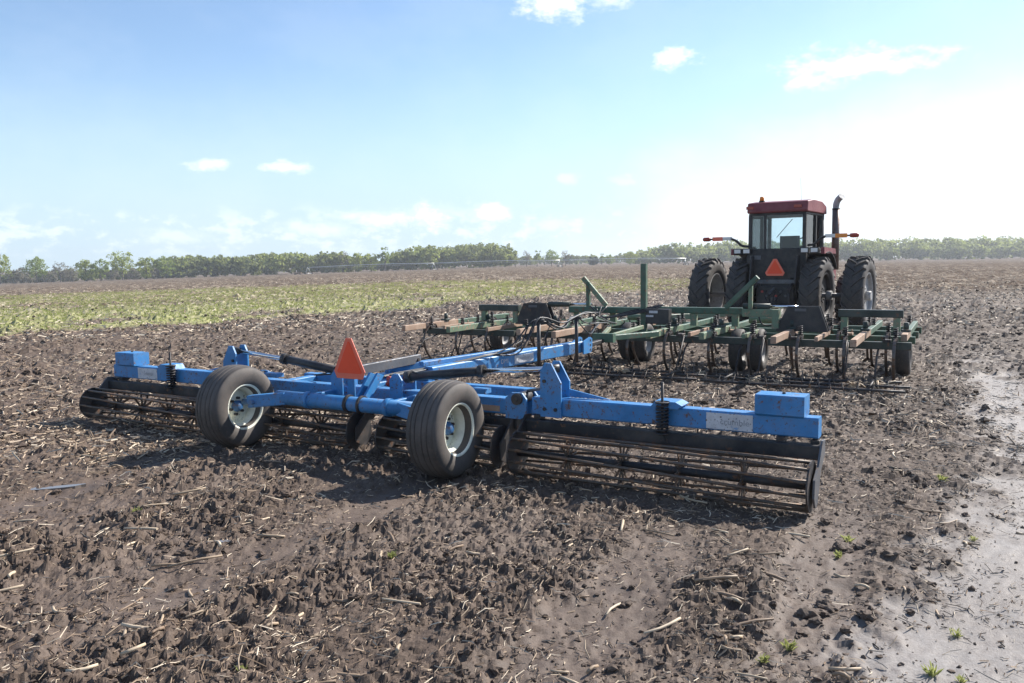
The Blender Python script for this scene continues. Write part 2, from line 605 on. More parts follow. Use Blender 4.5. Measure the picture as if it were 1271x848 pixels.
M['leaf_spring'] = leaf_mat('spring_leaves', (.22, .26, .06), (.40, .45, .10), .6)
M['leaf_green'] = leaf_mat('green_leaves', (.17, .225, .06), (.31, .38, .10), .6)
M['leaf_dark'] = leaf_mat('evergreen_leaves', (.02, .04, .025), (.04, .065, .035))
M['twig'] = leaf_mat('bare_twigs', (.17, .16, .125), (.28, .26, .19), .35)
M['leaf_wood'] = leaf_mat('woodland_leaves', (.17, .19, .09), (.37, .42, .11), .6)
M['weed'] = leaf_mat('weed_blades', (.25, .275, .09), (.42, .44, .17), .55)
M['bark'] = simple('bark', (.10, .085, .07), .85)


# ------------------------------------------------------------------ mesh builder
class MB:
    def __init__(self):
        self.v = []; self.f = []; self.s = []

    def add(self, vs, fs, smooth=False):
        o = len(self.v)
        self.v += [tuple(p) for p in vs]
        for f in fs:
            self.f.append(tuple(i + o for i in f)); self.s.append(smooth)
        return self

    def box(self, x0, x1, y0, y1, z0, z1, c=.006):
        """chamfered along its longest axis"""
        d = (x1 - x0, y1 - y0, z1 - z0)
        i = d.index(max(d))
        m = Vector(((x0 + x1) / 2, (y0 + y1) / 2, (z0 + z1) / 2))
        if i == 0:
            return self.beam((x0, m.y, m.z), (x1, m.y, m.z), d[1], d[2], c)
        if i == 1:
            return self.beam((m.x, y0, m.z), (m.x, y1, m.z), d[0], d[2], c)
        return self.beam((m.x, m.y, z0), (m.x, m.y, z1), d[0], d[1], c, up=(0, 1, 0))

    def beam(self, p0, p1, w, h, c=.006, up=(0, 0, 1), w1=None, h1=None):
        p0 = Vector(p0); p1 = Vector(p1)
        ax = (p1 - p0).normalized()
        up = Vector(up)
        side = ax.cross(up)
        if side.length < 1e-5:
            side = ax.cross(Vector((0, 1, 0)))
        side.normalize()
        up = side.cross(ax).normalized()
        vs = []
        for p, ww, hh in ((p0, w, h), (p1, w1 or w, h1 or h)):
            a, b = ww / 2, hh / 2
            cc = min(c, a * .6, b * .6)
            for (s, t) in ((a - cc, -b), (a, -b + cc), (a, b - cc), (a - cc, b), (-a + cc, b), (-a, b - cc), (-a, -b + cc), (-a + cc, -b)):
                vs.append(p + side * s + up * t)
        fs = [(i, (i + 1) % 8, 8 + (i + 1) % 8, 8 + i) for i in range(8)]
        fs += [tuple(range(7, -1, -1)), tuple(range(8, 16))]
        return self.add(vs, fs)

    def tube(self, pts, r, n=8, cap=True, smooth=True):
        pts = [Vector(p) for p in pts]
        rs = r if isinstance(r, (list, tuple)) else [r] * len(pts)
        vs = []; fs = []
        t = (pts[1] - pts[0]).normalized()
        ref = Vector((0, 0, 1)) if abs(t.z) < .9 else Vector((1, 0, 0))
        nrm = t.cross(ref).normalized()
        for i, p in enumerate(pts):
            if i == 0:
                tt = pts[1] - pts[0]
            elif i == len(pts) - 1:
                tt = pts[-1] - pts[-2]
            else:
                tt = pts[i + 1] - pts[i - 1]
            tt.normalize()
            nrm = (nrm - tt * nrm.dot(tt)).normalized()
            bi = tt.cross(nrm)
            for k in range(n):
                a = 2 * math.pi * k / n
                vs.append(p + (nrm * math.cos(a) + bi * math.sin(a)) * rs[i])
        for i in range(len(pts) - 1):
            for k in range(n):
                fs.append((i * n + k, i * n + (k + 1) % n, (i + 1) * n + (k + 1) % n, (i + 1) * n + k))
        self.add(vs, fs, smooth)
        if cap:
            o = len(self.v) - len(vs)
            self.f.append(tuple(o + k for k in range(n - 1, -1, -1))); self.s.append(False)
            self.f.append(tuple(o + (len(pts) - 1) * n + k for k in range(n))); self.s.append(False)
        return self

    def cyl(self, p0, p1, r, n=16):
        return self.tube([p0, p1], r, n)

    def lathe(self, prof, c=(0, 0, 0), axis='x', n=40, closed=False, smooth=True):
        """prof: (along axis, radius)"""
        vs = []; fs = []
        for (a, r) in prof:
            for k in range(n):
                t = 2 * math.pi * k / n
                co, si = math.cos(t) * r, math.sin(t) * r
                p = {'x': (a, co, si), 'y': (co, a, si), 'z': (co, si, a)}[axis]
                vs.append((p[0] + c[0], p[1] + c[1], p[2] + c[2]))
        m = len(prof)
        for i in range(m - 1 if not closed else m):
            j = (i + 1) % m
            for k in range(n):
                fs.append((i * n + k, i * n + (k + 1) % n, j * n + (k + 1) % n, j * n + k))
        return self.add(vs, fs, smooth)

    def prism(self, poly, d0, d1, axis='y'):
        """polygon in the two other axes, extruded along axis from d0 to d1"""
        n = len(poly)
        vs = []
        for d in (d0, d1):
            for (a, b) in poly:
                vs.append({'y': (a, d, b), 'x': (d, a, b), 'z': (a, b, d)}[axis])
        fs = [(i, (i + 1) % n, n + (i + 1) % n, n + i) for i in range(n)]
        fs += [tuple(range(n - 1, -1, -1)), tuple(range(n, 2 * n))]
        return self.add(vs, fs)

    def coil(self, c, r, z0, z1, turns, wire, seg=14, n=6):
        pts = []
        m = int(turns * seg)
        for i in range(m + 1):
            t = i / m
            a = 2 * math.pi * turns * t
            pts.append((c[0] + r * math.cos(a), c[1] + r * math.sin(a), z0 + (z1 - z0) * t))
        return self.tube(pts, wire, n)

    def mesh(self, name, m=None):
        me = bpy.data.meshes.new(name)
        me.from_pydata(self.v, [], self.f)
        bm = bmesh.new(); bm.from_mesh(me)
        bmesh.ops.recalc_face_normals(bm, faces=bm.faces)
        bm.to_mesh(me); bm.free()
        me.polygons.foreach_set('use_smooth', self.s)
        if m is not None:
            me.materials.append(M[m] if isinstance(m, str) else m)
        me.update()
        return me

    def build(self, name, m, parent=None, loc=None):
        o = bpy.data.objects.new(name, self.mesh(name, m))
        COL.objects.link(o)
        o.parent = parent
        if loc:
            o.location = loc
        return o


def tag(o, label=None, cat=None, group=None, kind=None):
    if label: o['label'] = label
    if cat: o['category'] = cat
    if group: o['group'] = group
    if kind: o['kind'] = kind
    return o


def empty(name, loc, rz=0.):
    o = bpy.data.objects.new(name, None)
    COL.objects.link(o)
    o.location = loc
    o.rotation_euler = (0, 0, rz)
    o.empty_display_size = .2
    return o


def put(name, me, parent=None, loc=(0, 0, 0), rot=(0, 0, 0), scale=(1, 1, 1)):
    o = bpy.data.objects.new(name, me)
    COL.objects.link(o)
    o.parent = parent
    o.location = loc; o.rotation_euler = rot; o.scale = scale
    return o


def np_mesh(name, verts, faces_flat, face_n, m, smooth=False, attrs=None):
    me = bpy.data.meshes.new(name)
    nv = len(verts); nf = len(faces_flat) // face_n
    me.vertices.add(nv)
    me.vertices.foreach_set('co', np.ascontiguousarray(verts, dtype=np.float32).ravel())
    me.loops.add(nf * face_n)
    me.loops.foreach_set('vertex_index', np.ascontiguousarray(faces_flat, dtype=np.int32))
    me.polygons.add(nf)
    me.polygons.foreach_set('loop_start', np.arange(nf, dtype=np.int32) * face_n)
    me.polygons.foreach_set('loop_total', np.full(nf, face_n, dtype=np.int32))
    me.polygons.foreach_set('use_smooth', np.full(nf, smooth, dtype=bool))
    for k, a in (attrs or {}).items():
        at = me.attributes.new(k, 'FLOAT', 'POINT')
        at.data.foreach_set('value', np.ascontiguousarray(a, dtype=np.float32))
    me.update(calc_edges=True)
    me.materials.append(M[m])
    return me


# ------------------------------------------------------------------ ground sheet
def build_ground():
    fine = np.arange(-41, 41.001, .185)
    coarse = np.arange(44, 317, 3.0)
    az = np.radians(np.concatenate([fine, coarse]))
    rs = [1.2]
    while rs[-1] < 30:
        rs.append(rs[-1] * 1.0062)
    while rs[-1] < 4000:
        rs.append(rs[-1] * 1.03)
    rs = np.array(rs)
    A, RR = np.meshgrid(az, rs)
    x = (np.sin(A) * RR).ravel(); y = (np.cos(A) * RR).ravel()
    smooth, grey, g, u, v = field_masks(x, y)
    z = ground_z(x, y)
    far = sm(np.hypot(x, y), 22, 50)
    verts = np.stack([x, y, z], 1)
    na = len(az); nr = len(rs)
    i, j = np.meshgrid(np.arange(nr - 1), np.arange(na), indexing='ij')
    j2 = (j + 1) % na
    q = np.stack([i * na + j, (i + 1) * na + j, (i + 1) * na + j2, i * na + j2], -1).reshape(-1, 4)
    # centre fan closed with quads that share a centre vertex
    c = len(verts)
    verts = np.vstack([verts, [[0, 0, -.02]]])
    jj = np.arange(0, na, 2)
    fan = np.stack([np.full_like(jj, c), jj, (jj + 1) % na, (jj + 2) % na], -1)
    q = np.vstack([q, fan])
    pad = lambda a: np.append(a, a[0])
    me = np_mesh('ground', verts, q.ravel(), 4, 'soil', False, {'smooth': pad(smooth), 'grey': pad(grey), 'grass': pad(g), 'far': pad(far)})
    sf = pad(smooth)[q[:, 0]] > .45
    me.polygons.foreach_set('use_smooth', np.ascontiguousarray(sf))
    me.update()
    o = put('ground', me)
    tag(o, 'dark tilled field of wet soil reaching to the tree line', None, None, 'structure')


build_ground()


# ------------------------------------------------------------------ clods
def ico(sub):
    bm = bmesh.new()
    bmesh.ops.create_icosphere(bm, subdivisions=sub, radius=1)
    v = np.array([p.co[:] for p in bm.verts]); f = np.array([[q.index for q in fc.verts] for fc in bm.faces])
    bm.free()
    return v, f


def scatter(n, r0, r1, p=1.0, half=43):
    """points with density falling as 1/r**p"""
    t = rng.random(n)
    if abs(p - 2) < 1e-6:
        r = r0 * (r1 / r0) ** t
    else:
        k = 2 - p
        r = (r0 ** k + t * (r1 ** k - r0 ** k)) ** (1 / k)
    a = np.radians(rng.uniform(-half, half, n))
    return np.sin(a) * r, np.cos(a) * r, r


def clod_batch(n, r0, r1, s0, s1, sub, p):
    x, y, r = scatter(n, r0, r1, p)
    smooth, grey, g, u, v = field_masks(x, y)
    patch = sm(fbm(x / .7, y / .7, 3, 3), .3, .62)
    edge = np.exp(-((smooth - .4) / .25) ** 2)
    keep = rng.random(n) < np.clip((1 - smooth) * (.3 + .8 * patch) + edge * .25 + .07, 0, 1) * (1 - .6 * g)
    x, y, r = x[keep], y[keep], r[keep]
    n = len(x)
    bv, bf = ico(sub)
    s = s0 * (s1 / s0) ** (rng.random(n) ** 1.6)
    ang = rng.uniform(0, 2 * math.pi, n)
    V = np.repeat(bv[None], n, 0)
    V = V * (1 + .85 * (rng.random((n, len(bv), 1)) - .5))
    V = V * (np.stack([rng.uniform(.7, 1.4, n), rng.uniform(.7, 1.2, n), rng.uniform(.45, .9, n)], 1))[:, None, :]
    V = V * s[:, None, None]
    ca, sa = np.cos(ang)[:, None], np.sin(ang)[:, None]
    X = V[..., 0] * ca - V[..., 1] * sa; Y = V[..., 0] * sa + V[..., 1] * ca
    z = ground_z(x, y)
    out = np.stack([X + x[:, None], Y + y[:, None], V[..., 2] + z[:, None] + (s * .12)[:, None]], -1).reshape(-1, 3)
    F = (bf[None] + (np.arange(n) * len(bv))[:, None, None]).reshape(-1)
    return out, F


def build_clods():
    parts = [clod_batch(2600, 2.4, 10, .010, .026, 2, 1.0), clod_batch(32000, 2.4, 14, .004, .015, 1, 1.15), clod_batch(16000, 9, 60, .018, .06, 1, 1.7)]
    vs = []; fs = []; o = 0
    for v, f in parts:
        vs.append(v); fs.append(f + o); o += len(v)
    ob = put('soil_crumbs', np_mesh('soil_crumbs', np.vstack(vs), np.concatenate(fs), 3, 'clod', False))
    tag(ob, 'small crumbs of dark soil covering the tilled field', None, None, 'stuff')
    # the larger clods one could pick up
    bv, bf = ico(3)
    br = np.random.default_rng(5)
    protos = []
    for k in range(7):
        v = bv.copy()
        s = Vector((k * 3.1, 1.7, 0))
        d = fbm(v[:, 0] * 1.6 + k * 7 + v[:, 2] * 1.3, v[:, 1] * 1.6 - v[:, 2] * 1.1, 3, 90 + k)
        v = v * (.35 + 1.25 * d)[:, None] * (1 + .22 * (br.random((len(v), 1)) - .5))
        v[:, 2] *= .62
        v[:, 0] *= 1 + .12 * (k % 3)
        protos.append(np_mesh('clod', v, bf.ravel(), 3, 'clod', False))
    placed = [(1.437, 3.87, .055), (1.56, 3.97, .05), (1.50, 3.90, .03), (1.95, 4.75, .06), (2.06, 4.75, .035)]
    n = 0
    while n < 150:
        x, y, r = scatter(1, 2.9, 9.5, 1.2, 35)
        smooth = field_masks(x, y)[0][0]
        if rnd.random() < smooth * .9:
            continue
        placed.append((x[0], y[0], (.024 + .026 * rnd.random() ** 2)))
        n += 1
    for i, (x, y, s) in enumerate(placed):
        o = put('soil_clod', protos[i % 7], None, (x, y, gz(x, y) + s * .1), (0, 0, rnd.uniform(0, 6.3)), (s, s, s))
        tag(o, 'fist-sized lump of dark wet soil lying on the mud', 'clod', 'larger soil clods strewn on the field')


build_clods()


# ------------------------------------------------------------------ residue
def straw_batch(n, r0, r1, l0, l1, w0, w1, p, tone_hi=1.0, lift=.0, flat=False, ba=1.6, bb=1.7):
    x, y, r = scatter(n, r0, r1, p)
    smooth, grey, g, u, v = field_masks(x, y)
    dens = fbm(x / .5, y / .5, 3, 55)
    keep = rng.random(n) < np.clip((1 - .72 * smooth) * (.25 + 1.4 * sm(dens, .3, .65)), .03, 1) * (1 - .82 * g)
    x, y, r = x[keep], y[keep], r[keep]
    n = len(x)
    L = l0 * (l1 / l0) ** (rng.random(n) ** 1.9)
    W = rng.uniform(w0, w1, n) * (.6 + .4 * L / l1)
    a = rng.uniform(0, 2 * math.pi, n)
    dx, dy = np.cos(a), np.sin(a)
    tilt = rng.normal(0, .22, n)
    bend = rng.normal(0, .16, n) * L
    zc = ground_z(x, y)
    V = np.zeros((n, 9, 3))
    for k, t in enumerate((-.5, 0, .5)):
        cx = x + dx * L * t; cy = y + dy * L * t
        off = np.where(t == 0, 1, 0) * bend
        cx = cx - dy * off; cy = cy + dx * off
        ze = ground_z(cx, cy)
        cz = .5 * zc + .5 * ze + np.abs(tilt) * L * (t + .5) * .9 + W * .35 + lift
        tw = W * (1 if t == 0 else .75)
        for m_, (s, h) in enumerate(((-.5, 0), (.5, 0), (0, .55))):
            V[:, k * 3 + m_, 0] = cx - dy * tw * s
            V[:, k * 3 + m_, 1] = cy + dx * tw * s
            V[:, k * 3 + m_, 2] = cz + tw * h
    f = []
    for k in (0, 3):
        for m_ in range(3):
            q = (m_ + 1) % 3
            f += [(k + m_, k + q, k + 3 + q), (k + m_, k + 3 + q, k + 3 + m_)]
    f += [(0, 2, 1), (6, 7, 8)]
    if flat:
        # curled leaf strips: two faces a half
        V = V[:, [0, 2, 1, 6, 8, 7]]
        f = [(0, 1, 4), (0, 4, 3), (1, 2, 5), (1, 5, 4)]
    k_ = V.shape[1]
    f = np.array(f)
    F = (f[None] + (np.arange(n) * k_)[:, None, None]).reshape(-1)
    tone = np.repeat(np.clip(rng.beta(ba, bb, n) * tone_hi, 0, 1), k_)
    return V.reshape(-1, 3), F, tone


def join_straw(name, parts, label):
    vs = []; fs = []; ts = []; o = 0
    for v, f, t in parts:
        vs.append(v); fs.append(f + o); ts.append(t); o += len(v)
    ob = put(name, np_mesh(name, np.vstack(vs), np.concatenate(fs), 3, 'straw', False, {'tone': np.concatenate(ts)}))
    tag(ob, label, None, None, 'stuff')


join_straw('crop_residue', [straw_batch(17000, 2.4, 10, .02, .12, .003, .0085, 1.1, 1.0, .002, False, 2.0, 1.5),
                            straw_batch(44000, 2.4, 13, .012, .05, .004, .013, 1.2, .8, 0, True, 1.2, 2.2),
                            straw_batch(11000, 6, 24, .03, .14, .005, .014, 1.5, 1.0, .004, False, 1.8, 1.6),
                            straw_batch(70000, 8, 45, .03, .14, .010, .028, 1.6, 1.0, .010, True, 1.8, 1.8),
                            straw_batch(60000, 22, 150, .05, .22, .022, .065, 1.75, 1.0, .025, True, 2.3, 1.2)],
           'chopped straw-coloured corn residue littering the whole field')


def build_stalks():
    protos = []
    for k in range(6):
        mb = MB()
        r = .0075 + .0025 * (k % 3)
        b = (k - 2.5) * .03
        pts = [(-.5, 0, 0), (-.2, b, .01), (.1, b * 1.2, .012), (.5, 0, .0)]
        mb.tube(pts, [r * 5, r * 5.4, r * 5, r * 4.2], 7)
        # stripped leaf sheath flaring from a node
        if k % 2:
            mb.prism([(-.2, .03), (.05, .055), (.34, .12), (.3, .085)], .02, .035, 'z')
        me = mb.mesh('stalk', 'stalk')
        protos.append((me, r * 5))
    spots = [(-1.86, 4.62, .30, .5), (-2.02, 4.60, .16, .3)]
    n = 0
    while n < 275:
        x, y, r = scatter(1, 2.9, 10.5, 1.25, 36)
        smooth = field_masks(x, y)[0][0]
        if rnd.random() < smooth * .75:
            continue
        spots.append((x[0], y[0], .07 + .17 * rnd.random() ** 2, rnd.uniform(0, 6.3)))
        n += 1
    for i, (x, y, l, a) in enumerate(spots):
        me, r = protos[i % 6]
        wd = rnd.uniform(.009, .018) / (2 * r)
        o = put('corn_stalk', me, None, (x, y, gz(x, y) + .008), (rnd.uniform(0, 6), rnd.uniform(-.12, .12), a), (l, wd, wd))
        tag(o, 'broken pale corn stalk lying on the mud', 'corn stalk', 'broken corn stalks strewn on the field')


build_stalks()


# ------------------------------------------------------------------ weeds
def blades(n_tuft, xs, ys, per, h0, h1, w):
    n = n_tuft * per
    x = np.repeat(xs, per) + rng.normal(0, .02, n); y = np.repeat(ys, per) + rng.normal(0, .02, n)
    z = np.repeat(ground_z(xs, ys), per)
    a = rng.uniform(0, 2 * math.pi, n); h = rng.uniform(h0, h1, n); ln = rng.uniform(.2, .9, n) * h
    dx, dy = np.cos(a), np.sin(a)
    V = np.zeros((n, 4, 3))
    V[:, 0] = np.stack([x - dy * w / 2, y + dx * w / 2, z - .01], 1)
    V[:, 1] = np.stack([x + dy * w / 2, y - dx * w / 2, z - .01], 1)
    V[:, 2] = np.stack([x + dx * ln * .5 + dy * w / 2, y + dy * ln * .5 - dx * w / 2, z + h * .75], 1)
    V[:, 3] = np.stack([x + dx * ln, y + dy * ln, z + h], 1)
    F = (np.array([[0, 1, 2], [0, 2, 3]])[None] + (np.arange(n) * 4)[:, None, None]).reshape(-1)
    return V.reshape(-1, 3), F, np.repeat(np.clip(np.repeat(rng.random(n_tuft), per) * .7 + rng.random(n) * .3, 0, 1), 4)


def build_grass():
    x, y, r = scatter(90000, 19, 90, 1.0, 38)
    g = field_masks(x, y)[2]
    k = rng.random(len(x)) < g * .95
    x, y = x[k], y[k]
    V, F, t = blades(len(x), x, y, 3, .02, .065, .032)
    o = put('weed_cover', np_mesh('weed_cover', V, F, 3, 'weed', False, {'tone': t}))
    tag(o, 'thin pale green flush of weeds over the unworked strip', None, None, 'stuff')
    for i, (px, py, s) in enumerate([(1.74, 3.28, .85), (1.83, 3.22, .5), (3.26, 6.1, 1.0), (2.80, 4.86, .6), (2.05, 4.9, .8), (1.88, 4.62, .8), (2.05, 3.66, .7),
                                     (1.22, 3.53, .8), (1.07, 3.42, .7), (-.72, 4.65, .7), (-1.15, 3.3, .6), (-2.62, 5.55, .8)]):
        n = 30
        xs = np.full(1, 0.); ys = np.full(1, 0.)
        mb_v = []; mb_f = []
        for q in range(n):
            a = rnd.uniform(0, 6.28); h = rnd.uniform(.02, .06) * s; l = rnd.uniform(.015, .05) * s; w = rnd.uniform(.003, .006) * s
            dx, dy = math.cos(a), math.sin(a); bx, by = rnd.gauss(0, .012) * s, rnd.gauss(0, .012) * s
            o_ = len(mb_v)
            mb_v += [(bx, by, -.004), (bx + dx * l * .5 - dy * w, by + dy * l * .5 + dx * w, h * .7), (bx + dx * l, by + dy * l, h), (bx + dx * l * .5 + dy * w, by + dy * l * .5 - dx * w, h * .7)]
            mb_f += [o_, o_ + 1, o_ + 2, o_, o_ + 2, o_ + 3]
        me = np_mesh('weed_seedling', np.array(mb_v), np.array(mb_f), 3, 'weed', False, {'tone': np.full(len(mb_v), rnd.uniform(.5, 1))})
        o = put('weed_seedling', me, None, (px, py, gz(px, py)))
        tag(o, 'small bright green weed seedling growing from the bare mud', 'weed', 'weed seedlings on the mud')


build_grass()


# ------------------------------------------------------------------ puddles
def puddle(x, y, lx, ly, ang, label):
    mb = MB()
    n = 26
    pts = []
    z = gz(x, y) + .007
    for k in range(n):
        a = 2 * math.pi * k / n
        q = 1 + .3 * math.sin(a * 2 + x) + .16 * math.sin(a * 5 + y)
        px = math.cos(a) * lx * q; py = math.sin(a) * ly * q
        pts.append((px * math.cos(ang) - py * math.sin(ang), px * math.sin(ang) + py * math.cos(ang)))
    mb.prism(pts, -.05, 0, 'z')
    o = mb.build('puddle', M['water'])
    o.location = (x, y, z)
    tag(o, label, None, None, 'structure')


m_, nt_, b_ = mat('muddy_water')
b_.inputs['Base Color'].default_value = (.16, .14, .125, 1)
b_.inputs['Roughness'].default_value = .06
b_.inputs['Specular IOR Level'].default_value = .8
M['water'] = m_
puddle(-2.05, 4.78, .17, .035, R(25), 'thin puddle of rain water in the wheel track')
puddle(-1.86, 4.95, .10, .022, R(18), 'small sliver of rain water in the wheel track')
puddle(-3.84, 6.34, .34, .05, R(20), 'long narrow puddle on the rolled mud')

# ------------------------------------------------------------------ trees
def leaf_cloud(centers, radii, per, size, tones):
    """small random leaf faces spread through clumps"""
    n = len(centers) * per
    c = np.repeat(centers, per, 0); rad = np.repeat(radii, per)
    d = rng.normal(size=(n, 3)); d /= np.linalg.norm(d, axis=1)[:, None]
    q = rad * rng.random(n) ** .45
    p = c + d * q[:, None] * np.array([1, 1, .8])
    s = size * rng.uniform(.6, 1.35, n)
    a = rng.normal(size=(n, 3)); a /= np.linalg.norm(a, axis=1)[:, None]
    b = np.cross(a, rng.normal(size=(n, 3))); b /= np.linalg.norm(b, axis=1)[:, None]
    V = np.stack([p - a * s[:, None] * .5, p + b * s[:, None] * .42, p + a * s[:, None] * .5, p - b * s[:, None] * .42], 1)
    F = np.arange(n * 4)
    t = np.clip(np.repeat(tones, per) * .75 + rng.random(n) * .25, 0, 1)
    return V.reshape(-1, 3), F, np.repeat(t, 4)


def crown_clumps(h, w, base, n, seed, lean=0.):
    r = np.random.default_rng(seed)
    out = []; rad = []
    while len(out) < n:
        p = r.uniform(-1, 1, 3)
        prof = (1 - abs(p[2]) ** 2.3) ** .5 * (1.0 if p[2] > -.3 else .9)
        wob = .72 + .5 * vnoise(np.array([math.atan2(p[1], p[0]) * 1.6 + seed]), np.array([p[2] * 2.5 + seed * 3.]), seed)[0]
        rr = math.hypot(p[0], p[1])
        if rr > prof * wob or (rr < prof * .35 and r.random() < .6):
            continue
        out.append((p[0] * w / 2, p[1] * w / 2, base + (p[2] + 1) / 2 * (h - base)))
        rad.append(r.uniform(.09, .17) * w)
    return np.array(out), np.array(rad)


def trunk_mb(h, w, base, seed, r0=.26, limbs=7):
    rr = random.Random(seed)
    mb = MB()
    top = (rr.uniform(-.3, .3), rr.uniform(-.3, .3), h * .82)
    mid = (rr.uniform(-.2, .2), rr.uniform(-.2, .2), h * .4)
    mb.tube([(0, 0, -.3), (0, 0, h * .12), mid, top], [r0, r0 * .85, r0 * .6, r0 * .18], 7)
    for k in range(limbs):
        a = k * 2.4 + rr.uniform(0, .8)
        z0 = h * rr.uniform(.22, .6)
        e = (math.cos(a) * w * .4, math.sin(a) * w * .4, min(h * .93, z0 + h * rr.uniform(.18, .36)))
        m = (e[0] * .45, e[1] * .45, z0 + (e[2] - z0) * .35)
        mb.tube([(0, 0, z0), m, e], [r0 * .42, r0 * .3, r0 * .1], 5)
    return mb


TREES = {}


def tree_proto(key, h, w, base, n, per, size, leaf, seed, limbs=7, r0=.26):
    c, rad = crown_clumps(h, w, base, n, seed)
    V, F, t = leaf_cloud(c, rad, per, size, rng.random(len(c)))
    TREES[key] = (trunk_mb(h, w, base, seed, r0, limbs).mesh('trunk', 'bark'), np_mesh('crown', V, F, 4, leaf, False, {'tone': t}))


tree_proto('broad', 12, 11, 2.4, 46, 34, .62, 'leaf_spring', 3)
tree_proto('broad_b', 12, 10, 2.0, 42, 34, .62, 'leaf_green', 8)
tree_proto('round', 9.5, 8.5, .9, 44, 36, .6, 'leaf_spring', 14)
tree_proto('round_b', 9.5, 7.5, 1.2, 40, 36, .6, 'leaf_green', 17)
tree_proto('bare', 9, 7.5, 2.4, 40, 13, .5, 'twig', 21, 12)
tree_proto('slim', 9, 5, 2.2, 30, 22, .55, 'leaf_green', 25, 9)
tree_proto('ever', 5, 7, .1, 46, 40, .6, 'leaf_dark', 29, 4)
tree_proto('bush', 5.5, 7.5, .0, 34, 26, .55, 'twig', 33, 6, .12)


def px_az(px):
    return (px - 635.5) / 1017.0 / math.cos(R(5.5)) * math.cos(R(5.5))


def tree(key, px, dist, h, proto_h, label, cat='tree', group=None, wide=1.):
    x = px_az(px) * dist; y = dist
    o = empty({'bare': 'bare_tree', 'bush': 'bare_bush', 'ever': 'evergreen_tree'}.get(key, 'leafy_tree'), (x, y, float(base_z(np.array([x]), np.array([y]))[0])), rnd.uniform(0, 6.3))
    s = h / proto_h
    o.scale = (s * wide, s * wide, s)
    tr, cr = TREES[key]
    put('trunk', tr, o); put('crown', cr, o)
    tag(o, label, cat, group)
    return o


tree('broad', 4, 395, 14, 12, 'large spring green tree at the far end of the hedgerow', group='hedgerow trees', wide=.9)
tree('bush', 24, 402, 8, 5.5, 'grey leafless thicket between the two tall hedgerow trees', 'bush', 'hedgerow bushes')
tree('broad_b', 49, 395, 13, 12, 'tall spreading hedgerow tree with a thick dark trunk', group='hedgerow trees')
tree('bare', 78, 398, 9.8, 9, 'bare grey tree in the hedgerow beside the spreading tree', group='hedgerow trees')
tree('bare', 94, 402, 7.5, 9, 'low bare grey tree in the hedgerow beside a round yellow-green tree', group='hedgerow trees')
tree('round', 110, 395, 10.2, 9.5, 'round yellow-green tree in the hedgerow, its crown nearly to the ground', group='hedgerow trees', wide=.95)
tree('round_b', 128, 396, 10.2, 9.5, 'narrow green tree between the yellow-green tree and the tallest one', group='hedgerow trees', wide=.95)
tree('broad', 155, 393, 13.2, 12, 'tallest broad-crowned tree of the hedgerow', group='hedgerow trees')
tree('round', 185, 393, 10.4, 9.5, 'round bright green tree between the tallest tree and the wood', group='hedgerow trees', wide=1.1)
tree('round_b', 209, 396, 10.6, 9.5, 'bushy green tree where the hedgerow meets the wood', group='hedgerow trees')
for px in (36, 66, 88, 141, 170, 197):
    tree('bush', px, 408, 6.2, 5.5, 'low grey bush filling a gap between hedgerow trees', 'bush', 'low hedgerow bushes')
for px, h, k, ph in ((428, 10.5, 'bare', 9), (447, 9.5, 'round', 9.5), (463, 9, 'round', 9.5), (480, 12.2, 'slim', 9)):
    tree(k, px, 415, h, ph, {'bare': 'bare grey-topped tree standing between the two woods', 'slim': 'tall slim green tree at the near corner of the wooded rise'}.get(k, 'rounded yellow-green tree between the two woods'),
         group='trees between the two woods')
for px, h, k, ph in ((641, 7.6, 'bare', 9), (655, 8.3, 'bare', 9), (703, 8.2, 'bare', 9)):
    tree(k, px, 432, h, ph, 'thin bare tree standing in the open gap of the tree line', group='trees in the open gap', wide=.75)
tree('slim', 668, 432, 8.6, 9, 'slim light-leaved tree in the open gap of the tree line', group='trees in the open gap', wide=1.0)
tree('broad_b', 686, 432, 9, 12, 'spreading half-leafed tree in the open gap of the tree line', group='trees in the open gap', wide=1.05)
tree('ever', 738, 470, 4.6, 5, 'small dark evergreen in the gap of the tree line', group='trees in the open gap')
tree('round_b', 757, 470, 6, 9.5, 'small leafy tree beside the dark evergreen', group='trees in the open gap')
tree('slim', 748, 472, 6.8, 9, 'slim small tree just behind the dark evergreen', group='trees in the open gap')
tree('round', 783, 470, 7.6, 9.5, 'rounded leafy tree at the edge of the long wood', group='trees in the open gap', wide=1.1)


def wood(px0, px1, dist, depth, h0, h1, n, leaf_label, seed, per=16, size=1.25):
    r = np.random.default_rng(seed)
    Vs = []; Fs = []; Ts = []; o = 0
    tr = MB()
    for i in range(n):
        t = (i + r.random()) / n
        px = px0 + (px1 - px0) * t
        d = dist + depth * r.random() ** 1.2
        h = (h0 + (h1 - h0) * vnoise(np.array([t * 9.]), np.array([seed * 1.]), seed)[0]) * r.uniform(.88, 1.08)
        edge_f = min(1, .62 + min(t, 1 - t) * 5)
        h *= edge_f
        w = h * r.uniform(.75, 1.1)
        x, y = px_az(px) * d, d
        z = float(base_z(np.array([x]), np.array([y]))[0])
        c, rad = crown_clumps(h, w, h * r.uniform(.0, .12), 30, int(r.integers(1, 10000)))
        base_t = r.random() * .8
        V, F, T = leaf_cloud(c + np.array([x, y, z]), rad, per, size, np.clip(base_t + r.normal(0, .18, len(c)), 0, 1))
        Vs.append(V); Fs.append(F + o); Ts.append(T); o += len(V)
    ob = put('woodland', np_mesh('woodland', np.vstack(Vs), np.concatenate(Fs), 4, 'leaf_wood', False, {'tone': np.concatenate(Ts)}))
    tag(ob, leaf_label, None, None, 'stuff')


